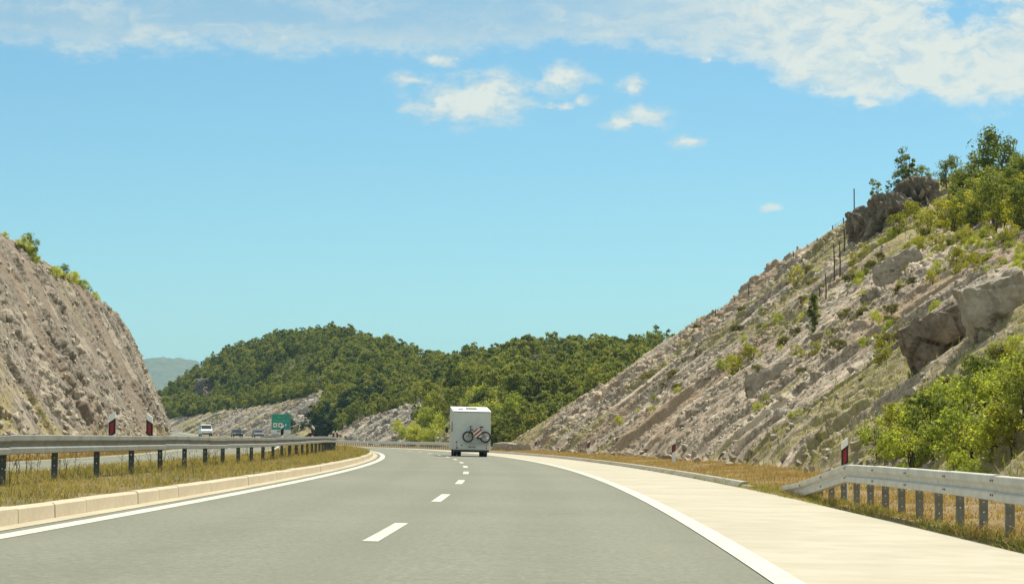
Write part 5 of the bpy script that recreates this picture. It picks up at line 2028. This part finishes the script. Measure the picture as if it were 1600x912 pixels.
# ---------------------------------------------------------------- green road sign
def build_sign():
    d = ray(439, 660)
    yy = 432.0
    k = yy / d.y
    x = d.x * k
    s, u = to_su(x, yy)
    zg = float(z_verge(s, min(u, 13)))
    o = empty('road_sign', (x, yy, zg), 0.0)
    tag(o, 'green rest area road sign with service symbols and a white lower panel', 'road sign')
    mz = lambda py: CAM_H + (ray(439, py).z) * k - zg
    zt, zm, zb_ = mz(646.5), mz(671.0), mz(677.0)
    w = 1.78
    M['sign_green'] = pmat('sign_green', (0.020, 0.270, 0.170), 0.45)
    M['sign_white'] = pmat('sign_white', (0.72, 0.73, 0.68), 0.45)
    M['sign_pale'] = pmat('sign_pale_green', (0.17, 0.42, 0.31), 0.45)
    M['sign_blue'] = pmat('sign_blue', (0.02, 0.24, 0.30), 0.45)
    for sx in (-1, 1):
        MB().tube([(sx * 1.2, 0.08, -0.3), (sx * 1.2, 0.08, zt - 0.1)], 0.06, 8).build('post', M['steel'], o)
    pnl = MB().box(-w, w, 0.0, 0.03, zm, zt).build('panel', M['sign_green'], o, bevel=0.02)
    fr = MB()
    for x0, x1, z0, z1 in [(-w, w, zt - 0.09, zt - 0.03), (-w, w, zm + 0.03, zm + 0.08), (-w + 0.03, -w + 0.09, zm + 0.03, zt - 0.03), (w - 0.09, w - 0.03, zm + 0.03, zt - 0.03)]:
        fr.box(x0, x1, -0.012, -0.004 if x1 - x0 > 1 else -0.0045, z0, z1)
    fr.build('border', M['sign_pale'], pnl)
    H = zt - zm
    # two lines of lettering, a short one and a long one; too blurred in the photograph to read
    rr = np.random.default_rng(9)
    for zc, x0, x1, nm in [(zt - 0.20 * H, -0.55, 0.55, 'short'), (zt - 0.41 * H, -1.35, 1.35, 'long')]:
        mb = MB()
        xx = x0
        while xx < x1:
            ww = rr.uniform(0.10, 0.15)
            hh = rr.choice([0.12, 0.12, 0.17])
            mb.box(xx, xx + ww * 0.35, -0.010, -0.004, zc - 0.11, zc - 0.11 + hh * 1.3)
            mb.box(xx + ww * 0.35, xx + ww, -0.010, -0.004, zc - 0.11 + (0.09 if rr.random() < .5 else 0), zc - 0.11 + 0.05 + (0.09 if rr.random() < .5 else 0.04))
            xx += ww + 0.06
        mb.build('lettering', M['sign_pale'], pnl)
    for i, cx in enumerate((-1.08, -0.10)):
        sq = MB().box(cx - 0.38, cx + 0.38, -0.014, -0.004, zm + 0.16 * H, zm + 0.42 * H + 0.05).build('symbol_field', M['sign_white'], pnl)
        cz = zm + 0.30 * H
        mb = MB()
        if i == 0:
            mb.box(cx - 0.06, cx + 0.20, -0.020, -0.0145, cz - 0.16, cz + 0.10)
            mb.box(cx - 0.18, cx - 0.02, -0.021, -0.0155, cz - 0.06, cz + 0.14)
        else:
            mb.box(cx - 0.17, cx + 0.15, -0.020, -0.0145, cz - 0.13, cz + 0.15)
            mb.box(cx - 0.02, cx + 0.20, -0.021, -0.0155, cz - 0.17, cz - 0.03)
        mb.build('symbol', M['dark_trim'], sq)
    bf = MB().box(0.55, 1.45, -0.012, -0.004, zm + 0.08 * H, zm + 0.46 * H).build('symbol_field', M['sign_blue'], pnl)
    cz = zm + 0.28 * H
    mb = MB()
    mb.box(0.80, 0.90, -0.018, -0.0125, cz - 0.28, cz + 0.28)
    mb.prism([(0, 0)] * 3, 0, 0) if False else None
    mb.add([(0.90, -0.018, cz + 0.28), (0.90, -0.018, cz - 0.04), (1.14, -0.018, cz + 0.12), (0.90, -0.0125, cz + 0.28), (0.90, -0.0125, cz - 0.04), (1.14, -0.0125, cz + 0.12)],
           [(0, 1, 2), (5, 4, 3), (0, 3, 4, 1), (1, 4, 5, 2), (2, 5, 3, 0)])
    mb.build('symbol', M['sign_white'], bf)
    lw = MB().box(-w, w, 0.0, 0.03, zb_ - 0.1, zm - 0.012).build('lower_panel', M['sign_white'], o, bevel=0.01)
    mb = MB()
    zc = (zb_ + zm) / 2 + 0.05
    for xx in (-0.72, -0.56, -0.40, -0.24, 0.18, 0.34):
        mb.box(xx, xx + 0.11, -0.008, -0.003, zc - 0.12, zc + 0.12)
    mb.build('lettering', M['dark_trim'], lw)


build_sign()


# ---------------------------------------------------------------- fence along the right crest and poles on the slope
def build_fence():
    o = None
    tops = []
    posts = [(1118, 500, 10), (1148, 480, 8), (1170, 468, 16), (1216, 435, 10), (1240, 420, 18), (1277, 388, 8), (1301, 366, 8), (1318, 352, 10), (1335, 342, 46)]
    mbs = []
    for px, py, hp in posts:
        p = None
        k = 0
        while p is None and k < 40:
            p = hit(px, py + 2 * k, z_right)
            k += 1
        mbs.append((p, hp / FPX * p.y + 0.35))
    o = empty('rockfall_fence', mbs[0][0])
    tag(o, 'thin wire rockfall fence on posts along the crest of the right slope', 'fence')
    for p, h in mbs:
        q = p - o.location
        MB().tube([q + Vector((0, 0, -0.4)), q + Vector((0, 0, h))], 0.045, 6).build('post', M['dead_wood'], o)
    for f in (0.92, 0.6, 0.3):
        mb = MB()
        pts = []
        for (p, h), (p2, h2) in zip(mbs[:-1], mbs[1:]):
            hh, hh2 = min(h, 1.2), min(h2, 1.2)
            for k in range(5):
                t = k / 5
                pts.append((p - o.location) * (1 - t) + (p2 - o.location) * t + Vector((0, 0, f * (hh * (1 - t) + hh2 * t) - 0.2 * t * (1 - t))))
        mb.tube(pts, 0.012, 4)
        mb.build('wire', M['galv'], o)
    names = ['tall thin bare pole on the right slope, leftmost of the tall pair', 'tall thin bare pole on the right slope, rightmost of the tall pair',
             'bare pole on the right slope just above the lone slender conifer', 'short bare pole on the right slope left of the lone conifer',
             'bare pole standing on the right slope below the dark crag']
    for (px, py, hp), nm in zip([(1303, 446, 66), (1312, 438, 60), (1290, 478, 50), (1280, 470, 20), (1319, 398, 44)], names):
        p = hit(px, py, z_right)
        e = MB()
        h = hp / FPX * p.y
        e.tube([(0, 0, -0.3), (0.04, 0, h * 0.5), (0.0, 0, h)], [0.05, 0.042, 0.03], 6)
        b = e.build('bare_pole', M['dead_wood'])
        b.location = p
        tag(b, nm, 'pole')


build_fence()


# ---------------------------------------------------------------- the air
def build_haze():
    mb = MB().box(-3600, 3600, -150, 8200, -16.0, 270.0)
    o = mb.build('haze', [])
    m = bpy.data.materials.new('haze_air')
    m.use_nodes = True
    nt = m.node_tree
    for n in list(nt.nodes):
        nt.nodes.remove(n)
    pv = nt.nodes.new('ShaderNodeVolumePrincipled')
    pv.inputs['Color'].default_value = (0.40, 0.76, 1.0, 1)
    pv.inputs['Density'].default_value = HAZE
    out = nt.nodes.new('ShaderNodeOutputMaterial')
    nt.links.new(pv.outputs[0], out.inputs['Volume'])
    o.data.materials.clear()
    o.data.materials.append(m)
    o['kind'] = 'stuff'
    o['label'] = 'thin pale summer haze in the air'
    o['category'] = 'haze'


HAZE = 0.00009
build_haze()
